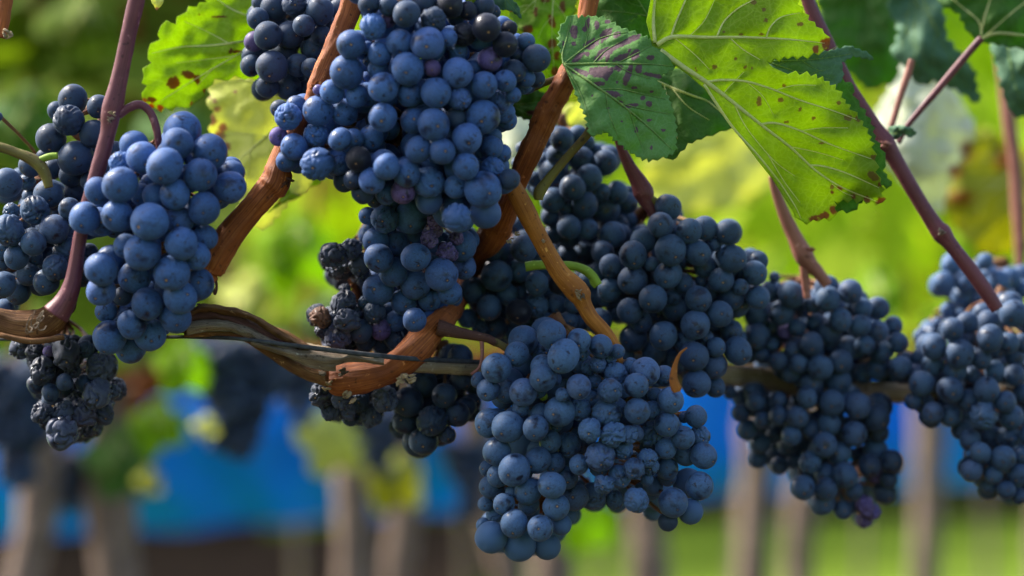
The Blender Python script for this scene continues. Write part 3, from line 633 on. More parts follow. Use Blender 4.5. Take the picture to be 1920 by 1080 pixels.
def strip(pts, Y, mat, seed, thick=0.0009):
    """pts: px, py_top, py_bottom, dY"""
    rs = random.Random(seed); mb = MB(); a = catmull(pts, 8); n = len(a); m_ = 7
    for side_ in (0, 1):
        for i in range(n):
            for j in range(m_):
                t = j/(m_-1); py = (a[i][1]-3)*(1-t)+(a[i][2]+3)*t+3.0*noise.noise(Vector((i*0.3, seed, j)))
                y = Y+a[i][3]-0.004*math.sin(math.pi*t)+0.0016*noise.noise(Vector((i*0.16, j*1.4, seed*2.0)))+side_*thick
                mb.v.append(P(a[i][0], py, y)); mb.uv.append((t, i*0.12))
    o_ = n*m_
    for i in range(n-1):
        for j in range(m_-1):
            q = i*m_+j; mb.f.append((q, q+1, q+m_+1, q+m_)); mb.f.append((q+o_, q+m_+o_, q+m_+1+o_, q+1+o_))
    for i in range(n-1):
        for j in (0, m_-1):
            q = i*m_+j; mb.f.append((q, q+m_, q+m_+o_, q+o_))
    for i in (0, n-1):
        for j in range(m_-1):
            q = i*m_+j; mb.f.append((q, q+o_, q+1+o_, q+1))
    mb.build('bark_strip', M[mat], cr)
strip([(345, 590, 612, 0), (380, 580, 600, 0), (420, 586, 606, 0), (460, 596, 622, 0), (510, 622, 640, 0), (560, 645, 660, 0)], 0.983, 'bark_plum', 1)
strip([(352, 586, 592, 0), (380, 573, 583, 0), (430, 578, 588, 0), (470, 590, 598, 0), (510, 612, 624, 0), (545, 634, 645, 0), (580, 652, 658, 0)], 0.980, 'bark_brown', 2)
strip([(350, 606, 626, 0), (400, 602, 618, 0), (440, 606, 622, 0), (480, 622, 640, 0), (530, 644, 662, 0), (580, 664, 686, 0), (630, 676, 694, 0)], 0.980, 'bark_grey', 3)
strip([(345, 618, 630, 0), (400, 618, 630, 0), (450, 624, 634, 0), (490, 640, 658, 0), (530, 660, 686, 0), (570, 684, 708, 0), (610, 700, 722, 0)], 0.985, 'bark_brown', 4)
strip([(470, 636, 645, 0), (520, 652, 660, 0), (570, 658, 675, 0), (620, 664, 684, 0), (660, 662, 676, 0), (720, 674, 682, 0)], 0.978, 'bark_grey', 5)
mb = MB()
for k, (px, py) in enumerate([(612, 690), (650, 672), (604, 700), (370, 582), (385, 577), (352, 590)]):
    mb.lump(P(px, py, 0.982), 8*K, k+3, amp=0.7, sc=(1.4, .6, 1))
mb.build('bark_flake', M['bark_grey'], cr)
# old wood on the left
cl = empty('cordon', P(0, 610, 0.99)); tag(cl, 'stout brown old wood with a curly tuft at the left edge', 'cordon')
mb = MB(); mb.ptube([(-40, 590, 22), (0, 602, 24), (35, 612, 27), (70, 612, 30), (100, 596, 26), (122, 570, 20), (135, 540, 15), (144, 500, 13)], 0.985, nseg=28, sub=8, rough=0.12, ridges=0.12, seed=31); mb.build('old_wood', M['bark_brown'], cl)
mb = MB()
for k in range(7):
    rs = random.Random(k+50); x0, y0 = 62+rs.uniform(-12, 16), 612+rs.uniform(-10, 12)
    mb.ptube([(x0+10*math.cos(t*1.1+k)*(1-t*0.15), y0+11*math.sin(t*0.9+k)-3*t, 1.0, -0.001*t) for t in range(6)], 0.954, nseg=5, sub=4)
mb.build('curly_tuft', M['bark_grey'], cl)
mb = MB(); mb.ptube([(0, 628, 5), (60, 640, 6), (120, 632, 5)], 0.975, nseg=8, sub=4); mb.build('bark_strip', M['bark_brown'], cl)
wm = MB(); wm.ptube([(-300, 640, 3.2, .05), (200, 634, 3.2, .05), (330, 632, 3.4, .04), (360, 632, 3.4, .02), (430, 634, 3.6, 0.004), (480, 639, 3.8), (560, 649, 4.4), (640, 659, 4.8), (720, 668, 4.8), (780, 673, 4.6), (900, 679, 4.4), (1100, 686, 4.2), (1370, 692, 4.2), (1700, 706, 4.2), (2100, 715, 4.2)], 0.974, nseg=12, sub=6)
for i in range(len(wm.v)):
    v = wm.v[i]; t = max(0, min(1, (v.x-(-0.05))/0.13)); k = 1.0+0.15*t; wm.v[i] = Vector((v.x*k, v.y*k, CAMZ+(v.z-CAMZ)*k))
tag(wm.build('trellis_wire', M['wire']), 'grey metal trellis wire running along the cordon', 'wire')
mb = MB(); mb.ptube([(1288, 652, 1.5), (1276, 662, 2.5), (1268, 678, 4), (1264, 695, 6), (1263, 712, 8), (1268, 728, 9.5), (1270, 735, 7)], 0.958, nseg=12, sub=5, flat=0.45, rough=0.1)
tag(mb.build('dried_leaf_stalk', M['cane']), 'curled dry orange leaf stalk sticking up from the front bunch', 'dry stalk')
# ---------------------------------------------------------------- leaves traced one by one, each at its own depth
def pt_seg(p, a, b):
    ab = b-a; t = max(0, min(1, np.dot(p-a, ab)/max(np.dot(ab, ab), 1e-9))); return np.linalg.norm(p-(a+ab*t))
def inside(p, poly):
    x, y = p; c = False; n = len(poly)
    for i in range(n):
        x1, y1 = poly[i]; x2, y2 = poly[(i+1) % n]
        if (y1 > y) != (y2 > y) and x < (x2-x1)*(y-y1)/(y2-y1)+x1: c = not c
    return c
def serrate(poly, amp, step, rs, skip=()):
    a = np.array(poly, float); n = len(a)
    area = 0.5*sum(a[i][0]*a[(i+1) % n][1]-a[(i+1) % n][0]*a[i][1] for i in range(n)); sg = 1 if area > 0 else -1
    o = []
    for i in range(n):
        p, q = a[i], a[(i+1) % n]; o.append(p); L_ = np.linalg.norm(q-p)
        if L_ < step*0.7 or i in skip: continue
        k = max(1, int(round(L_/step))); nrm = np.array([q[1]-p[1], -(q[0]-p[0])])/L_*sg
        for j in range(k):
            t0 = j/k; base = p+(q-p)*t0
            if j: o.append(base)
            am = amp*rs.uniform(0.6, 1.3)
            o.append(p+(q-p)*(t0+0.30/k)+nrm*am*0.45)
            o.append(p+(q-p)*(t0+0.62/k)+nrm*am)
    return [tuple(x) for x in o]
def leaf(label, outline, Y, mat, veins=(), tilt=(0, 0), curl=0.006, spots=(), edges=(), amp=7, step=16, res=6, seed=1, ox=0, oy=0, sc=1.0, veinmat='vein', junction=None, pucker=0.0012, skip=(), fold=None, front=True, group='vine leaves around the bunches'):
    rs = random.Random(seed)
    tr = lambda p: (ox+p[0]/sc, oy+p[1]/sc)
    ol = serrate([tr(p) for p in outline], amp, step, rs, skip)
    vs_ = [[(*tr(p), (p[2] if len(p) > 2 else 2)) for p in v] for v in veins]
    vc = [catmull([(x[0], x[1], x[2]) for x in v], 6) for v in vs_]
    xs = [p[0] for p in ol]; ys = [p[1] for p in ol]; cx, cy = (min(xs)+max(xs))/2, (min(ys)+max(ys))/2
    W = max(max(xs)-min(xs), max(ys)-min(ys))/2
    pts = [Vector(p) for p in ol]; nb = len(pts)
    y = min(ys); row = 0
    while y < max(ys):
        x = min(xs)+(res/2 if row % 2 else 0)
        while x < max(xs):
            q = (x+rs.uniform(-1, 1)*res*0.12, y+rs.uniform(-1, 1)*res*0.12)
            if inside(q, ol): pts.append(Vector(q))
            x += res
        y += res*0.87; row += 1
    V, E, F, _, _, _ = delaunay_2d_cdt(pts, [], [list(range(nb))], 1, 1e-4)
    segs = [(c[i][:2], c[i+1][:2]) for c in vc for i in range(len(c)-1)]
    sa = np.array([s[0] for s in segs]) if segs else None; sb = np.array([s[1] for s in segs]) if segs else None
    def vdist(p):
        if sa is None: return 40.0
        ab = sb-sa; t = np.clip(((p-sa)*ab).sum(1)/np.maximum((ab*ab).sum(1), 1e-9), 0, 1)
        return float(np.min(np.linalg.norm(p-(sa+ab*t[:, None]), axis=1)))
    sg = -1 if front else 1
    def depth(px, py):
        u, v = (px-cx)/W, (py-cy)/W
        d = Y+tilt[0]*u+tilt[1]*v+curl*(u*u+0.7*v*v)*1.0
        d += curl*0.8*noise.noise(Vector((u*1.6+seed*3.1, v*1.6, seed)))+curl*0.25*noise.noise(Vector((u*5, v*5, seed*2.0)))
        if fold: d += fold(px, py)
        dv = vdist(np.array([px, py]))
        d += -sg*pucker*math.exp(-dv/9.0)
        return d, dv
    verts = []; spot = []; edge = []; 
    for v in V:
        d, dv = depth(v.x, v.y); verts.append(P(v.x, v.y, d))
        s = 0.0
        for q in spots:
            a_ = math.radians(q[4] if len(q) > 4 else 0); qx, qy = tr(q); rx, ry = q[2]/sc, q[3]/sc
            dx, dy = v.x-qx, v.y-qy; ca, sa_ = math.cos(a_), math.sin(a_)
            e = ((dx*ca+dy*sa_)/rx)**2+((-dx*sa_+dy*ca)/ry)**2
            s = max(s, 1.15-0.6*e)
        spot.append(max(0, min(1, s)))
        e_ = 0.0
        for q in edges:
            qx, qy = tr(q); e_ = max(e_, 1.25-math.hypot(v.x-qx, v.y-qy)/(q[2]/sc)*1.0)
        edge.append(max(0, min(1, e_)))
    jn = tr(junction) if junction else (vs_[0][0][:2] if vs_ else (cx, cy))
    o0 = P(jn[0], jn[1], depth(*jn)[0])
    root = empty('vine_leaf', o0); tag(root, label, 'leaf', group)
    bl = mesh_obj('blade', verts, [tuple(f) for f in F], LM[mat], root)
    for nm, arr in (('spot', spot), ('edge', edge), ('tint', [0.0]*len(V))):
        at = bl.data.attributes.new(nm, 'FLOAT', 'POINT'); at.data.foreach_set('value', arr)
    md = bl.modifiers.new('thickness', 'SOLIDIFY'); md.thickness = 0.00028; md.offset = 0
    if vc:
        mb = MB()
        for c in vc:
            q = []
            for p in c:
                d = depth(p[0], p[1])[0]+sg*0.0006; vv = P(p[0], p[1], d); q.append((vv.x, vv.y, vv.z, max(p[2], 0.8)*K*Y*0.55))
            mb.tube(q, nseg=8, sub=1)
        vo_ = mb.build('veins', LM[veinmat], root)
    return root
def auto_veins(j, tips, w=3.2, n=4):
    """midribs from junction to tips with alternating side veins (px)"""
    o = []; rs = random.Random(int(j[0]*3+j[1]))
    for t in tips:
        dx, dy = t[0]-j[0], t[1]-j[1]; L_ = math.hypot(dx, dy)
        nx, ny = -dy/L_, dx/L_
        o.append([(j[0]+dx*s+nx*L_*0.03*math.sin(s*3.1), j[1]+dy*s+ny*L_*0.03*math.sin(s*3.1), w*(1-s*0.85)) for s in (0, .25, .5, .75, 0.97)])
        for k in range(n):
            s0 = 0.18+0.68*k/n; l = L_*0.30*(1-s0*0.5); sd_ = 1 if k % 2 else -1
            bx, by = j[0]+dx*s0+nx*L_*0.03*math.sin(s0*3.1), j[1]+dy*s0+ny*L_*0.03*math.sin(s0*3.1)
            o.append([(bx, by, w*0.4), (bx+dx/L_*l*0.5+nx*sd_*l*0.4, by+dy/L_*l*0.5+ny*sd_*l*0.4, w*0.3), (bx+dx/L_*l+nx*sd_*l*0.62, by+dy/L_*l+ny*sd_*l*0.62, w*0.15)])
    return o
leaf('green leaf with purple blotches between its veins, in front of the orange cane', [
 (308, 385), (300, 330), (285, 250), (285, 180), (315, 135), (355, 92), (395, 110), (470, 100), (560, 115), (650, 172), (745, 205), (840, 250), (900, 310), (975, 395), (900, 440), (862, 482), (915, 560), (945, 630), (970, 730), (975, 820), (968, 900), (900, 935), (840, 950), (765, 938), (700, 895), (630, 838), (545, 768), (510, 800), (465, 803), (445, 690), (410, 620), (375, 540), (345, 470)],
 0.972, 'spotted', ox=960, oy=0, sc=3.177, amp=5.5, step=13, res=3.6, seed=1, veinmat='vein_dull', tilt=(0.006, -0.012), curl=0.008, junction=(308, 385), skip=(0, 31, 32),
 veins=[[(308, 385, 5), (560, 379, 4), (820, 382, 2.5), (960, 395, 1)], [(308, 385, 5), (480, 500, 4.5), (650, 620, 3.5), (830, 770, 2.5), (955, 895, 1)],
        [(308, 385, 4), (360, 340, 3), (520, 230, 2), (690, 190, 1)], [(308, 385, 4), (300, 320, 3), (325, 230, 2), (350, 110, 1)], [(510, 530, 2.5), (640, 530, 2), (780, 560, 1.5), (915, 590, 0.8)],
        [(308, 385, 3), (380, 500, 2), (440, 640, 1.5), (480, 790, .8)], [(640, 612, 2), (740, 640, 1.5), (940, 680, .8)], [(480, 380, 2), (560, 300, 1.5), (680, 230, .8)], [(620, 379, 2), (720, 330, 1.5), (850, 260, .8)],
        [(560, 565, 1.6), (580, 680, 1.4), (640, 830, .8)], [(700, 660, 1.6), (740, 780, 1.4), (790, 910, .8)], [(620, 382, 1.6), (700, 430, 1.2), (830, 470, .8)], [(430, 290, 1.6), (450, 200, 1.2), (440, 120, .8)]],
 spots=[(370, 190, 22, 40), (450, 145, 14, 40, 10), (505, 150, 16, 26), (560, 205, 48, 24, -40), (625, 208, 26, 17, -30), (690, 245, 85, 18, -24), (465, 270, 42, 26, -25), (540, 322, 62, 24, -38), (395, 342, 46, 16, -38), (650, 342, 52, 17, -22), (735, 325, 24, 36, 30), (825, 345, 24, 14), (400, 430, 52, 17, 10), (530, 430, 75, 32, 0), (635, 405, 26, 18), (690, 450, 20, 66, 20), (755, 410, 20, 26), (830, 446, 60, 11, 8), (515, 500, 38, 14), (600, 560, 54, 15, 10), (710, 630, 48, 13, -10), (645, 608, 18, 10), (815, 620, 18, 17), (730, 522, 22, 10), (780, 585, 15, 15), (885, 463, 30, 8), (740, 775, 11, 20), (900, 775, 18, 9), (820, 717, 18, 7), (610, 290, 30, 12, -30), (850, 262, 24, 12, 20), (570, 130, 18, 12), (365, 262, 16, 12), (305, 270, 8, 24), (720, 225, 22, 10, -30), (655, 270, 26, 9, -25), (480, 255, 12, 30, 20), (510, 250, 10, 22), (570, 345, 12, 26, 15), (590, 300, 14, 24), (380, 425, 12, 22), (440, 440, 14, 16), (560, 460, 14, 24), (590, 420, 12, 22, 20), (620, 565, 12, 18), (700, 300, 10, 12), (430, 175, 12, 20), (540, 235, 10, 26, 10), (450, 325, 14, 12), (830, 545, 8, 8), (625, 490, 9, 9), (830, 880, 8, 14), (570, 645, 8, 8), (650, 725, 9, 6), (480, 570, 8, 7)])
leaf('large bright yellow-green leaf with thick veins and browned tips, filling the top right', [
 (1222, 78), (1212, 40), (1222, -10), (1235, -90), (1290, -150), (1360, -120), (1440, -100), (1480, -30), (1495, 8), (1515, 38), (1545, 62), (1556, 80), (1546, 94), (1505, 104), (1470, 106), (1437, 114), (1448, 126), (1478, 139), (1520, 143), (1545, 152), (1566, 168), (1577, 183), (1592, 205), (1608, 222), (1626, 250), (1634, 276), (1640, 300), (1641, 322), (1650, 345), (1654, 380), (1600, 372), (1563, 376), (1566, 405), (1525, 412), (1503, 414), (1488, 398), (1465, 362), (1448, 335), (1420, 300), (1398, 270), (1372, 238), (1345, 200), (1320, 165), (1290, 140), (1252, 112), (1236, 96)],
 0.987, 'big', amp=7, step=17, res=4.6, seed=2, tilt=(0.012, 0.004), curl=0.010, junction=(1230, 84), skip=(0, 1, 15, 16, 35, 36, 37, 38, 39, 40, 41, 42, 43), front=True, pucker=0.0016,
 veins=[[(1232, 84, 9), (1262, 69, 7.5), (1330, 70, 5.5), (1400, 70, 4.5), (1480, 74, 3), (1546, 81, 1)],
        [(1238, 94, 9), (1282, 126, 8.5), (1325, 154, 8), (1376, 193, 6.5), (1426, 233, 5.5), (1482, 276, 4.5), (1530, 320, 3.5), (1580, 352, 2.5), (1645, 378, 1)],
        [(1320, 158, 5), (1372, 236, 4.5), (1420, 290, 4), (1460, 340, 3), (1490, 385, 2), (1502, 410, 1)],
        [(1325, 154, 5), (1355, 150, 4.5), (1400, 153, 4), (1450, 168, 3.5), (1500, 188, 2.8), (1560, 207, 2), (1606, 224, 1)],
        [(1426, 233, 4), (1455, 231, 3.8), (1500, 245, 3.2), (1560, 272, 2.4), (1634, 298, 1)],
        [(1516, 310, 3.2), (1545, 312, 2.8), (1590, 326, 2.2), (1648, 352, 1)],
        [(1228, 80, 7), (1225, 40, 6), (1228, 0, 5), (1240, -80, 3)],
        [(1258, 69, 4), (1268, 40, 3.5), (1285, 0, 3), (1300, -50, 2)], [(1345, 67, 3.5), (1358, 40, 3), (1385, 15, 2.4), (1420, -5, 1.6), (1440, -30, 1)],
        [(1437, 70, 3), (1445, 50, 2.6), (1465, 32, 2), (1500, 24, 1)], [(1370, 72, 2.4), (1392, 92, 2), (1425, 112, 1.2)], [(1440, 290, 2), (1470, 340, 1.8), (1500, 380, 1)],
        [(1376, 193, 2), (1400, 240, 1.8), (1450, 300, 1.4), (1490, 330, 1)], [(1262, 69, 2), (1300, 100, 1.6), (1330, 130, 1.2)], [(1290, 70, 1.8), (1320, 40, 1.4), (1340, 0, 1)],
        [(1455, 169, 1.6), (1490, 160, 1.3), (1530, 160, 1)], [(1500, 246, 1.5), (1540, 240, 1.2), (1590, 240, 1)], [(1480, 275, 1.6), (1530, 285, 1.3), (1580, 300, 1)], [(1560, 345, 1.4), (1580, 360, 1.1), (1600, 368, .8)],
        [(1400, 154, 1.4), (1430, 180, 1.2), (1450, 215, .8)], [(1355, 177, 1.4), (1370, 160, 1.2), (1395, 135, .8)]],
 spots=[(1432, 18, 5, 4), (1413, 4, 5, 5), (1436, 38, 4, 3), (1389, 65, 4, 3), (1428, 64, 5, 3), (1340, 125, 5, 4), (1397, 127, 4, 4), (1410, 127, 3, 3), (1423, 190, 5, 9), (1464, 187, 5, 5), (1590, 221, 8, 6), (1608, 223, 6, 5), (1573, 193, 4, 4), (1500, 45, 6, 4), (1470, 160, 4, 4), (1500, 205, 4, 4), (1540, 268, 5, 3), (1525, 222, 4, 3), (1475, 228, 4, 3), (1637, 330, 12, 7, 40), (1560, 350, 4, 4), (1305, 130, 3, 3), (1380, 110, 4, 3), (1358, 60, 3, 3), (1640, 295, 8, 5, 20)],
 edges=[(1550, 82, 17), (1530, 92, 10), (1525, 410, 11), (1545, 405, 14), (1563, 392, 12), (1652, 378, 13), (1625, 374, 9), (1600, 368, 7), (1575, 352, 7), (1650, 345, 6), (1560, 360, 5)])
leaf('dull blue-green leaf lobe showing through the notch of the large bright leaf', [
 (1430, 112), (1470, 104), (1540, 98), (1575, 92), (1590, 86), (1628, 100), (1638, 112), (1600, 104), (1578, 116), (1580, 145), (1562, 168), (1520, 160), (1470, 140)],
 1.002, 'bluish', amp=3, step=14, res=6, seed=3, curl=0.004, veinmat='vein_dull', veins=auto_veins((1436, 114), [(1565, 150), (1600, 100)], 2.2, 3), tilt=(0.004, 0))
leaf('dark serrated leaf edge peeping out right of the large bright leaf', [
 (1540, 140), (1568, 148), (1600, 160), (1598, 178), (1612, 200), (1632, 232), (1640, 262), (1660, 295), (1655, 320), (1672, 348), (1640, 345), (1600, 395), (1560, 392), (1540, 330)],
 1.008, 'dark', amp=6, step=18, res=8, seed=4, curl=0.004, veinmat='vein_dull', veins=auto_veins((1550, 250), [(1650, 330), (1630, 240)], 2, 2))
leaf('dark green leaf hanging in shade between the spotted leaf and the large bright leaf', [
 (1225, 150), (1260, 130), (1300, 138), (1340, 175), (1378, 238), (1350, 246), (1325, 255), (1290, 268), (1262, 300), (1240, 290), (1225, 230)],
 1.012, 'dark', amp=4, step=20, res=6, seed=5, curl=0.006, tilt=(0.01, -0.01), veinmat='vein', veins=[[(1225, 150, 6), (1260, 165, 5), (1300, 180, 4), (1330, 192, 3), (1366, 225, 1)], [(1260, 165, 2.4), (1290, 200, 2), (1330, 225, 1)], [(1245, 160, 2.4), (1255, 200, 2), (1270, 260, 1)]])  # the darker leaf material stands for the shade on this leaf
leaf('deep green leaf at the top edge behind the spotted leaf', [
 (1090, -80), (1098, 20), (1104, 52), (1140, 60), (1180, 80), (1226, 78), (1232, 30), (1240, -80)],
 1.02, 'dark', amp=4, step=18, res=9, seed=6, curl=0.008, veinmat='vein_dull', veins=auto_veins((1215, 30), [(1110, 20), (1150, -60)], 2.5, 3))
leaf('yellow-green leaf with red blotches at the top, right of the largest bunch', [
 (960, -60), (955, 20), (968, 50), (990, 62), (1000, 90), (1020, 112), (1036, 150), (1052, 150), (1062, 110), (1062, 50), (1074, 30), (1090, -60)],
 1.045, 'redspot', amp=5, step=18, res=6, seed=7, curl=0.008, veins=auto_veins((1040, -30), [(1040, 140), (975, 30)], 2.4, 4),
 spots=[(990, 55, 11, 8), (1035, 40, 6, 13, -20), (1005, 22, 4, 10), (1036, 82, 8, 9, 20), (1040, 133, 7, 9), (1022, 0, 10, 5), (1065, 90, 4, 9), (1055, 12, 5, 12), (1012, 95, 7, 5), (1044, 105, 5, 8)], edges=[(958, 15, 10)])
leaf('small shaded green leaf tip below the greenish stalk beside the orange cane', [
 (950, 195), (975, 172), (1000, 165), (1022, 178), (1018, 200), (1015, 218), (990, 224), (965, 215)], 1.03, 'dark', amp=4, step=14, res=5, seed=8, curl=0.004, veinmat='vein_dull', veins=auto_veins((955, 195), [(1014, 190), (1000, 218)], 2, 2), edges=[(1005, 215, 9)], spots=[(1000, 212, 14, 6)])
leaf('narrow blue-green leaf tip over the top of the largest bunch', [
 (905, -50), (912, 0), (935, 16), (960, 20), (978, 35), (972, 12), (955, -5), (960, -50)], 0.975, 'bluish', amp=2, step=14, res=5, seed=9, curl=0.004, veinmat='vein_dull', veins=auto_veins((925, -40), [(972, 25)], 2, 2))
leaf('tiny bright leaf tip poking down at the top edge over the largest bunch', [(872, -30), (872, 0), (884, 15), (893, 5), (896, -30)], 0.955, 'left', amp=1, step=14, res=4, seed=10, curl=0.002, veins=auto_veins((884, -25), [(884, 12)], 1.5, 1))
leaf('glowing green leaf with coarse teeth and a scorched orange edge, top left', [
 (500, -50), (392, -50), (388, 4), (350, 22), (330, 46), (302, 48), (300, 74), (278, 94), (284, 118), (270, 142), (276, 160), (267, 186), (290, 202), (330, 201), (366, 192), (385, 168), (402, 148), (440, 142), (500, 150), (540, 60)],
 1.035, 'left', amp=8, step=26, res=5, seed=11, curl=0.010, tilt=(0.012, 0.0), veins=[[(540, 60, 6), (470, 75, 4.5), (400, 85, 3.5), (340, 88, 2.5), (285, 100, 1)], [(520, 60, 4), (450, 100, 3), (380, 140, 2), (300, 190, 1)], [(500, 40, 4), (440, 20, 3), (395, -10, 2)], [(430, 82, 1.8), (390, 60, 1.4), (345, 40, .8)], [(440, 105, 1.6), (400, 110, 1.2), (330, 118, .8)], [(400, 128, 1.4), (370, 160, 1)]],
 spots=[(325, 155, 12, 11, -40), (352, 140, 12, 7, 10), (368, 148, 9, 4, 60), (285, 187, 9, 5), (445, 98, 14, 2.5, 5), (432, 96, 3, 6), (400, 30, 30, 1.6, 5), (372, 150, 3, 10)],
 edges=[(283, 199, 10), (300, 203, 9), (360, 194, 5), (384, 170, 6), (270, 188, 7)])
leaf('tiny yellow leaf tip at the top edge right of the upright purple cane', [(278, -30), (283, 0), (294, 20), (306, 5), (312, -30)], 0.99, 'pale', amp=1, step=14, res=4, seed=12, curl=0.002, edges=[(294, 18, 8)], veins=auto_veins((295, -25), [(294, 15)], 1.5, 1))
leaf('pale sunlit leaf with a pinkish dried margin, left of the largest bunch', [
 (600, 120), (520, 142), (440, 138), (392, 152), (396, 178), (388, 196), (402, 206), (394, 250), (412, 262), (428, 290), (446, 330), (452, 380), (440, 420), (500, 428), (540, 380), (580, 352), (600, 250)],
 1.065, 'pale', amp=5, step=20, res=6, seed=13, curl=0.010, tilt=(-0.01, 0.01), veins=[[(590, 190, 6), (525, 235, 5), (480, 272, 4), (430, 318, 2)], [(570, 200, 4), (520, 170, 3.5), (460, 150, 2.5), (400, 160, 1)], [(560, 215, 4), (535, 260, 3), (505, 330, 2), (480, 400, 1)], [(500, 255, 2), (450, 250, 1.5), (410, 255, 1)], [(470, 280, 2), (465, 330, 1.5), (455, 370, 1)]],
 edges=[(398, 225, 13), (412, 255, 15), (425, 275, 12), (408, 205, 9), (395, 185, 5), (418, 240, 12)], spots=[(440, 170, 7, 3), (403, 190, 5, 5)])
leaf('bright leaf scrap with a wavy lit edge just right of the orange cane node', [
 (500, 400), (520, 380), (545, 345), (560, 330), (600, 320), (600, 345), (576, 352), (560, 370), (540, 376), (528, 382)], 1.07, 'left', amp=2, step=14, res=5, seed=14, curl=0.003, veins=auto_veins((595, 330), [(525, 380)], 2, 1), edges=[(523, 379, 5)])
leaf('yellow-green leaf glimpsed between the orange canes above the dark bunch', [
 (1000, 300), (1040, 250), (1060, 200), (1100, 190), (1110, 250), (1080, 290), (1040, 330)], 1.13, 'pale', amp=3, step=20, res=8, seed=15, curl=0.01, veins=auto_veins((1100, 200), [(1020, 300)], 3, 2))
leaf('deep green blurred leaf at the top, right of the large bright leaf', [
 (1525, -60), (1540, 40), (1560, 110), (1600, 140), (1630, 168), (1680, 150), (1695, 80), (1690, -60)],
 1.22, 'dark', amp=7, step=26, res=9, seed=16, curl=0.012, veinmat='vein_dull', veins=auto_veins((1610, -40), [(1620, 150), (1560, 90), (1680, 90)], 3, 3))
leaf('blue-green blurred leaf above the slender purple stalk', [
 (1675, -60), (1668, 20), (1690, 60), (1672, 100), (1705, 130), (1722, 158), (1750, 150), (1790, 165), (1835, 192), (1824, 130), (1775, 75), (1762, 0), (1770, -60)],
 1.15, 'bluish', amp=6, step=24, res=8, seed=17, curl=0.010, veinmat='vein_dull', veins=auto_veins((1720, -30), [(1825, 180), (1720, 150), (1690, 100)], 3, 3))
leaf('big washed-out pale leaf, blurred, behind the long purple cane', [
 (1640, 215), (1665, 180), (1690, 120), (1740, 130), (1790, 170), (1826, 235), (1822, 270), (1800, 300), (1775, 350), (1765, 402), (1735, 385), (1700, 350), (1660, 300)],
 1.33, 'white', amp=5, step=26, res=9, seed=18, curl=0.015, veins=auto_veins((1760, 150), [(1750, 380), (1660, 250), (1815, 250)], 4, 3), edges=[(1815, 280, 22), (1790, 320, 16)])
leaf('mid-green leaf with pale veins at the top right corner, held by the slender purple stalk', [
 (1745, -60), (1762, 5), (1800, 25), (1815, 60), (1838, 76), (1880, 84), (1930, 92), (1990, 60), (1990, -60)],
 1.085, 'dark', amp=5, step=24, res=7, seed=19, curl=0.010, junction=(1840, 72), veins=[[(1840, 72, 5), (1870, 62, 5), (1920, 66, 4), (1980, 70, 3)], [(1840, 66, 4), (1835, 40, 3.5), (1800, 10, 2.5), (1770, -15, 1)], [(1840, 60, 3.5), (1850, 20, 3), (1870, -40, 2)], [(1845, 70, 3), (1890, 30, 2.5), (1940, -10, 2)]])
leaf('dark blue-green leaf hanging below the top right corner leaf', [
 (1858, 82), (1890, 90), (1960, 95), (1960, 220), (1900, 215), (1886, 190), (1872, 130)],
 1.12, 'bluish', amp=5, step=24, res=9, seed=20, curl=0.008, veinmat='vein_dull', veins=auto_veins((1890, 92), [(1920, 210)], 3, 3))
leaf('curled grey-green scrap of leaf at the fork of the slender purple stalk', [(1666, 238), (1690, 236), (1708, 240), (1718, 250), (1706, 258), (1694, 250), (1680, 262), (1668, 256)], 1.05, 'bluish', amp=2, step=9, res=4, seed=21, curl=0.006, veinmat='vein_dull', veins=auto_veins((1670, 250), [(1712, 248)], 1.5, 1))
leaf('soft yellow and green leaf with a reddish rim at the right edge', [
 (1770, 300), (1800, 255), (1850, 240), (1900, 270), (1950, 300), (1950, 430), (1900, 470), (1850, 480), (1800, 440), (1765, 380)],
 1.55, 'autumn', amp=6, step=30, res=10, seed=22, curl=0.02, veins=auto_veins((1940, 300), [(1790, 420), (1790, 300)], 4, 3), edges=[(1805, 285, 25), (1790, 320, 18)], spots=[(1800, 370, 26, 14), (1880, 300, 16, 22)])
leaf('soft green leaf low at the right edge above the hazy bunch', [
 (1780, 430), (1830, 380), (1900, 380), (1960, 410), (1960, 520), (1880, 520), (1810, 500)], 1.6, 'row', amp=6, step=30, res=10, seed=23, curl=0.02, veins=auto_veins((1950, 450), [(1800, 440)], 4, 3))
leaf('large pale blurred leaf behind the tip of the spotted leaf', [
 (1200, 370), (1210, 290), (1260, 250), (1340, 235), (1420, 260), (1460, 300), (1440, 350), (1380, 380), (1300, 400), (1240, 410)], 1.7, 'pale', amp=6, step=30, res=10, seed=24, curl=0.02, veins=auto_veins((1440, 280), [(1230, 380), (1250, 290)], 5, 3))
leaf('pale stand-in leaf for bright sky in the gap left of the stalk-crossed dark bunch', [
 (930, 230), (980, 200), (1040, 220), (1080, 260), (1060, 330), (1000, 350), (950, 320)], 1.7, 'white', amp=5, step=30, res=10, seed=25, curl=0.02, veins=auto_veins((1060, 250), [(950, 310)], 5, 2))  # white leaf added in place of sky peeking through the foliage
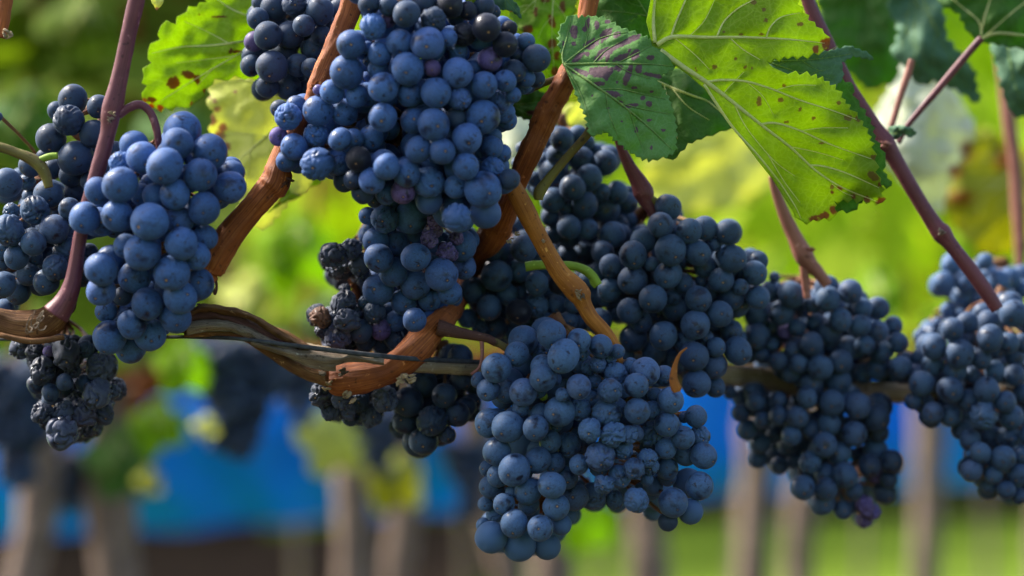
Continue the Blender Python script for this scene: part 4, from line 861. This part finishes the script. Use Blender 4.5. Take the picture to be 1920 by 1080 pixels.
# leaves of suckers and low shoots far behind
for (px, py, r, Y, mt, lb) in [
 (625, 830, 75, 2.3, 'pale', 'blurred pale green leaf low between two background bunches'),
 (742, 905, 60, 2.5, 'autumn', 'blurred yellow leaf on top of a background vine trunk'),
 (300, 800, 60, 2.2, 'row', 'blurred green leaf below and left of the big background bunch'),
 (230, 870, 75, 2.4, 'dark', 'blurred olive leaf in front of the grey trunk at lower left'),
 (1090, 975, 70, 2.6, 'row', 'blurred bright green leaf at the foot of the front bunch'),
 (280, 905, 28, 2.3, 'autumn', 'small blurred yellow leaf over the blue sheet at lower left'),
 (345, 690, 60, 1.9, 'row', 'blurred green leaf under the left end of the peeling cordon'),
 (385, 800, 26, 1.9, 'pale', 'small blurred pale leaf on the big background bunch'),
 (470, 770, 30, 1.95, 'dark', 'small dark blurred leaf by the big background bunch'),
 (1790, 610, 60, 1.9, 'row', 'blurred green leaf left of the bunch at the right edge')]:
    rs = random.Random(int(px)); ol = []
    for k in range(14):
        a_ = 2*math.pi*k/14; rr = r*(1.0 if k % 3 else 0.72)*rs.uniform(0.85, 1.1); ol.append((px+rr*math.cos(a_), py+rr*math.sin(a_)*0.95))
    leaf(lb, ol, Y, mt, amp=4, step=30, res=max(9, r/5), seed=int(px), curl=0.02, veins=auto_veins((px, py-r*0.7), [(px+r*.5, py+r*0.6), (px-r*.5, py+r*0.6)], 4, 2), group='blurred leaves far behind')

for (px, py, r, Y, mt, lb) in [
 (560, 470, 85, 2.0, 'row', 'blurred lime leaf between the left orange cane and the withered bunch'),
 (470, 560, 60, 2.1, 'pale', 'blurred yellow leaf just above the peeling cordon'),
 (620, 600, 60, 2.0, 'dark', 'blurred darker green leaf under the withered bunch, above the wire'),
 (1370, 330, 75, 2.1, 'pale', 'blurred cream leaf above the loose blue bunch'),
 (1640, 560, 60, 2.0, 'row', 'blurred lime leaf above the blurred bunch right of centre'),
 (60, 230, 80, 2.0, 'dark', 'blurred deep green leaf at the left edge above the curved stalk'),
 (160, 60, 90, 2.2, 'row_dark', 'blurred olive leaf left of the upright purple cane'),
 (330, 250, 70, 2.1, 'dark', 'blurred green leaf seen right of the curled purple stalk')]:
    rs = random.Random(int(px)); ol = []
    for k in range(14):
        a_ = 2*math.pi*k/14; rr = r*(1.0 if k % 3 else 0.72)*rs.uniform(0.85, 1.1); ol.append((px+rr*math.cos(a_), py+rr*math.sin(a_)*0.95))
    leaf(lb, ol, Y, mt, amp=4, step=30, res=max(9, r/5), seed=int(px), curl=0.03, tilt=(rs.uniform(-.02, .02), rs.uniform(-.03, .03)), veins=auto_veins((px, py-r*0.7), [(px+r*.5, py+r*0.6), (px-r*.5, py+r*0.6)], 4, 2), group='blurred leaves far behind')
# ---------------------------------------------------------------- background bunches
proto = {}
def back_bunch(label, px, py, wpx, hpx, Y, n=70, seed=1, mat='dark'):
    rs = random.Random(seed); W = wpx*K*Y/2; H = hpx*K*Y; c = P(px, py-hpx/2, Y)
    root = empty('grape_bunch', c); tag(root, label, 'grape bunch', 'blurred bunches on the vine row behind')
    placed = []; tries = 0
    while len(placed) < n and tries < 8000:
        tries += 1
        t = rs.random()**0.8; rad = W*(1-0.75*t)*math.sqrt(rs.random()); an = rs.uniform(0, 6.28); r = 0.0072*rs.uniform(.85, 1.1)
        q = Vector((rad*math.cos(an), rad*math.sin(an)*0.8, -H*t))
        if all((q-p[0]).length > (r+p[1])*0.82 for p in placed): placed.append((q, r))
    mb = MB(); mb.tube([(c.x, c.y, c.z+0.03, 0.002), (c.x, c.y, c.z-H*0.5, 0.002), (c.x, c.y, c.z-H*0.95, 0.001)], nseg=6, sub=3)
    for q, r in placed:
        a = c+Vector((0, 0, q.z+0.004)); b = c+q; mb.tube([(*a, .0008), (*b, .0008)], nseg=4, sub=1, cap=False)
        o = bpy.data.objects.new('berry', vmesh('smooth', rs.randrange(8), mat)); COL.objects.link(o); o.parent = root; o.location = q; o.scale = (r, r, r)
        o.rotation_euler = (rs.uniform(-1, 1)-1.2, rs.uniform(-1, 1), rs.uniform(0, 6))
    mb.build('stem', M['rachis'], root)
back_bunch('big blurred dark bunch below the peeling cordon at left', 440, 745, 215, 210, 1.95, 95, 1)
back_bunch('blurred dark bunch low at the left edge', 30, 790, 190, 220, 1.9, 90, 2)
back_bunch('small blurred dark bunch below the withered one left of centre', 712, 830, 110, 110, 2.2, 40, 3)
back_bunch('faint blurred bunch just left of the front bunch', 880, 900, 110, 130, 2.4, 45, 4)
back_bunch('faint blurred bunch above the big background bunch at left', 560, 740, 90, 110, 2.1, 40, 5)
back_bunch('blurred bunch low in the left corner behind the leaning trunk', 130, 905, 110, 110, 2.5, 45, 6)
# ---------------------------------------------------------------- rows behind
def leaf_shape():
    """lobed vine leaf, unit size: outline in xy, stalk at origin, tip at +y"""
    o = [(0, 0), (-.16, -.16), (-.34, -.12), (-.42, .05), (-.55, .12), (-.50, .30), (-.36, .36), (-.46, .52), (-.42, .66), (-.24, .62), (-.16, .78), (0, 1.0)]
    return o+[(-x, y) for x, y in o[-2:0:-1]]
LS = leaf_shape()
def foliage(name, parent, items, mat, label=None, origin=None):
    """items: (pos, size, normal, spin, tint)"""
    vs = []; fs = []; tint = []
    for (p, s, nrm, spin, tn) in items:
        q = Vector(nrm).normalized().to_track_quat('Z', 'Y') @ Quaternion((0, 0, 1), spin); b = len(vs)
        n = len(LS)
        ring = [(x, y, 0.10*(x*x*2+((y-.4)**2))) for x, y in LS]
        mid = [(x*0.5, 0.35+(y-0.35)*0.5, 0.03*math.sin(8*x)) for x, y in LS]
        for (x, y, z) in ring+mid+[(0, .35, 0.04)]:
            vs.append(Vector(p)+q@Vector((x*s, (y-.35)*s, z*s))); tint.append(tn)
        for i in range(n):
            j = (i+1) % n; fs.append((b+i, b+j, b+n+j, b+n+i)); fs.append((b+n+i, b+n+j, b+2*n))
    o = mesh_obj(name, vs, fs, LM[mat], parent, origin=origin)
    for nm, arr in (('tint', tint), ('spot', [0.0]*len(vs)), ('edge', [0.0]*len(vs))):
        a = o.data.attributes.new(nm, 'FLOAT', 'POINT'); a.data.foreach_set('value', arr)
    return o
def rleaf(rs, c, spread, s=(0.08, 0.13), tint=(0, 1)):
    p = (c[0]+rs.uniform(-1, 1)*spread[0], c[1]+rs.uniform(-1, 1)*spread[1], c[2]+rs.uniform(-1, 1)*spread[2])
    nrm = (rs.gauss(0, .5), -0.8+rs.gauss(0, .5), 0.5+rs.gauss(0, .4))
    return (p, rs.uniform(*s), nrm, math.pi+rs.gauss(0, .6), rs.uniform(*tint)**2.6)  # random leaf tone; the palest leaves stand for bright light patches
def vine(label, px, Y, wpx, lean, mat='row', n=120, zlo=0.99, zhi=1.7, half=0.20, seed=1, group='vines of the row behind', fork=False, tl=(0, 1)):
    rs = random.Random(seed); x = (px-960)*K*Y; r = wpx*K*Y/2
    root = empty('grapevine', (x-lean*0.9, Y, 0)); tag(root, label, 'grapevine', group)
    mb = MB()
    zt = 0.91
    pts = [(x-lean*(0.9-z)*1.0+0.035*noise.noise(Vector((z*3.1, seed, 0))), Y+0.01*noise.noise(Vector((z*3, 0, seed))), z, r*k) for z, k in ((-0.02, 1.5), (0.08, 1.15), (0.3, 1.0), (0.5, 0.95), (0.66, 1.0), (0.8, 1.1), (zt, 0.9))]
    mb.tube(pts, nseg=18, sub=6, rough=0.22, ridges=0.2, seed=seed)
    mb.build('trunk', M['trunk'], root)
    tx, ty, tz = pts[-1][:3]; mb = MB()
    for s in (-1, 1):
        mb.tube([(tx, ty, tz-.03, r*.8), (tx+s*.05, ty, tz+.005, r*.5), (tx+s*half, ty+rs.uniform(-.02, .02), tz+.015, r*.3)], nseg=10, sub=4, rough=0.15, seed=seed+s)
    for s in range(4):
        xx = tx+rs.uniform(-half, half); mb.tube([(xx, ty, tz+.04, .006), (xx+rs.uniform(-.05, .05), ty+rs.uniform(-.05, .05), 1.3, .005), (xx+rs.uniform(-.1, .1), ty, zhi-.1, .003)], nseg=6, sub=4)
    mb.build('cordon', M['cane_red'], root)
    it = [rleaf(rs, (tx, ty, (zlo+zhi)/2), (half, 0.16, (zhi-zlo)/2), tint=tl) for _ in range(n)]
    foliage('foliage', root, it, mat)
    return root
T = [(62, 2.45, 70, 0.10, 'leaning brown trunk nearest the left edge, with a dark crown'), (232, 2.5, 85, -0.02, 'thick grey-pink trunk at lower left with dense leaves above'),
     (668, 2.9, 62, 0.02, 'pale pinkish trunk left of the yellow low leaf'), (745, 3.1, 52, 0.0, 'pale trunk directly under the yellow low leaf'), (895, 3.2, 60, -0.16, 'trunk leaning left, just left of the front bunch'),
     (1045, 3.3, 78, 0.02, 'pale broad trunk behind the tip of the front bunch'), (1205, 3.5, 72, -0.03, 'light grey trunk right of the front bunch tip'),
     (1412, 3.7, 62, 0.0, 'pale trunk below the left side of the blurred right bunch'), (1520, 3.9, 52, 0.06, 'tan trunk under the tip of the blurred right bunch'), (1738, 4.2, 52, 0.0, 'tall pale trunk rising left of the right edge bunch'),
     (1960, 4.5, 50, 0.0, 'trunk just beyond the right edge')]
for i, (px, Y, w_, ln, lb) in enumerate(T):
    if px > 1925 or px < 0: gl = None
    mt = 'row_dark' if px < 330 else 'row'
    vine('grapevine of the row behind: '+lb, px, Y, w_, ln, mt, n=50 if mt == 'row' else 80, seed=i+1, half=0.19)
# a row further back carrying the blue sheet
for i, px in enumerate((-60, 250, 560, 870, 1130, 1380, 1620, 1850)):
    Y = 5.3+(px/1920)*1.9
    x = (px-960)*K*Y
    names = ['leftmost', 'second', 'third', 'fourth', 'fifth', 'sixth', 'seventh', 'rightmost']
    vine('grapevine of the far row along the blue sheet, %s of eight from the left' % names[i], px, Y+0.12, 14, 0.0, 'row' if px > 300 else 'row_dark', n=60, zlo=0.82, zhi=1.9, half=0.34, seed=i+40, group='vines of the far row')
# blue sheet
m, nt, b = new_mat('blue_plastic_sheet')
b.inputs['Base Color'].default_value = (0.0, 0.13, 0.62, 1); b.inputs['Roughness'].default_value = 0.6; b.inputs['Specular IOR Level'].default_value = 0.1
_t = N(nt, 'ShaderNodeTexCoord'); _n = N(nt, 'ShaderNodeTexNoise', Scale=3.0, Detail=5.0); nt.links.new(_t.outputs['Object'], _n.inputs['Vector'])
nt.links.new(ramp(nt, _n.outputs[0], [(0.35, (0.0, 0.13, 0.62)), (0.65, (0.0, 0.24, 0.95))]), b.inputs['Base Color'])
mb = MB(); n = 160; mm = 14
for sd_ in (0, 1):
    for i in range(n+1):
        t = -0.25+1.5*i/n; px = t*1920; Y = 4.9+t*1.75
        zt = CAMZ-(265-90*t)*K*(4.9+t*1.75)*0.82; zb = CAMZ-(470-110*t)*K*(4.9+t*1.75)
        for j in range(mm+1):
            s = j/mm; z = zt*(1-s)+zb*s+0.015*noise.noise(Vector((i*.12, 3, 0)))*s
            y = Y+0.05*noise.noise(Vector((i*.22, s*2, 1)))-0.05*math.sin(s*math.pi)+sd_*0.004
            mb.v.append(Vector(((px-960)*K*Y, y, z))); mb.uv.append((s, i*.1))
o_ = (n+1)*(mm+1)
for i in range(n):
    for j in range(mm):
        q = i*(mm+1)+j; a = (q, q+1, q+mm+2, q+mm+1); mb.f.append(a); mb.f.append(tuple(o_+k for k in a[::-1]))
for i in range(n):
    for j in (0, mm):
        q = i*(mm+1)+j; mb.f.append((q, q+mm+1, q+mm+1+o_, q+o_))
tag(mb.build('plastic_sheet', m, origin=(0, 5.7, 0.6)), 'long bright blue sheet stretched low along the far vine row', 'plastic sheet')
# far green mass
rs = random.Random(99); it = []
for k in range(5200):
    x = rs.uniform(-6, 7); it.append(rleaf(rs, (x, 11.8+0.6*x, 1.7), (0.1, 0.8, 1.7), s=(0.16, 0.26), tint=(0, .6)))
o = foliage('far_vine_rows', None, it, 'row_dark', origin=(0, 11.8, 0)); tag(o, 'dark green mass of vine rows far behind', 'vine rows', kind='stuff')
# ground
m, nt, b = new_mat('grass_ground'); _t = N(nt, 'ShaderNodeTexCoord')
_n = N(nt, 'ShaderNodeTexNoise', Scale=1.1, Detail=6.0, Roughness=0.6); _n2 = N(nt, 'ShaderNodeTexNoise', Scale=30.0, Detail=5.0)
nt.links.new(_t.outputs['Object'], _n.inputs['Vector']); nt.links.new(_t.outputs['Object'], _n2.inputs['Vector'])
c = ramp(nt, _n.outputs[0], [(0.35, (0.10, 0.16, 0.02)), (0.6, (0.22, 0.32, 0.03))]); c = mixc(nt, ramp(nt, _n2.outputs[0], [(0.35, 0.6), (0.6, 0.0)]), c, (0.06, 0.09, 0.02))
nt.links.new(c, b.inputs['Base Color']); b.inputs['Roughness'].default_value = 0.9; b.inputs['Specular IOR Level'].default_value = 0.0
gv = []; gf = []; nx, ny = 60, 60
for j in range(ny+1):
    for i in range(nx+1):
        x = -1+2*i/nx; y = j/ny; X = 150*x*abs(x)+x*8; Y = -20+10*y+210*y**3; gv.append(Vector((X, Y, 0.03*noise.noise(Vector((X*.5, Y*.5, 0))))))
for j in range(ny):
    for i in range(nx): q = j*(nx+1)+i; gf.append((q, q+1, q+nx+2, q+nx+1))
tag(mesh_obj('ground', gv, gf, m, origin=(0, 0, 0)), kind='structure')
m, nt, b = new_mat('shaded_soil'); _t = N(nt, 'ShaderNodeTexCoord'); _n = N(nt, 'ShaderNodeTexNoise', Scale=6.0, Detail=7.0, Roughness=0.65); nt.links.new(_t.outputs['Object'], _n.inputs['Vector'])
nt.links.new(ramp(nt, _n.outputs[0], [(0.3, (0.018, 0.013, 0.010)), (0.7, (0.05, 0.036, 0.026))]), b.inputs['Base Color']); b.inputs['Roughness'].default_value = 0.95; b.inputs['Specular IOR Level'].default_value = 0.0  # soil tone kept dark so it also carries the shade on it
def soil(pts, z=0.035):
    vs = [Vector((x, y, z)) for x, y in pts]; return mesh_obj('soil_strip', vs, [tuple(range(len(vs)))], m, smooth=False, origin=(*pts[0], z))
tag(soil([(-6, 6), (-.25, 8.3), (.05, 9.5), (0.3, 12.6), (-6, 12.6)]), kind='structure')  # dark strip of soil where the ground lies in shade, shade in the colour
tag(soil([(0.3, 11.2), (7, 12.2), (8, 14.5), (0.3, 12.6)]), kind='structure')  # dark strip standing for the shade beneath the far row
tag(soil([(-5, -2.2), (5, -2.2), (5, 1.9), (3.5, 5.4), (-2.4, 3.2), (-5, 2.2)]), kind='structure')  # unseen near soil added to cut green bounce from the grass
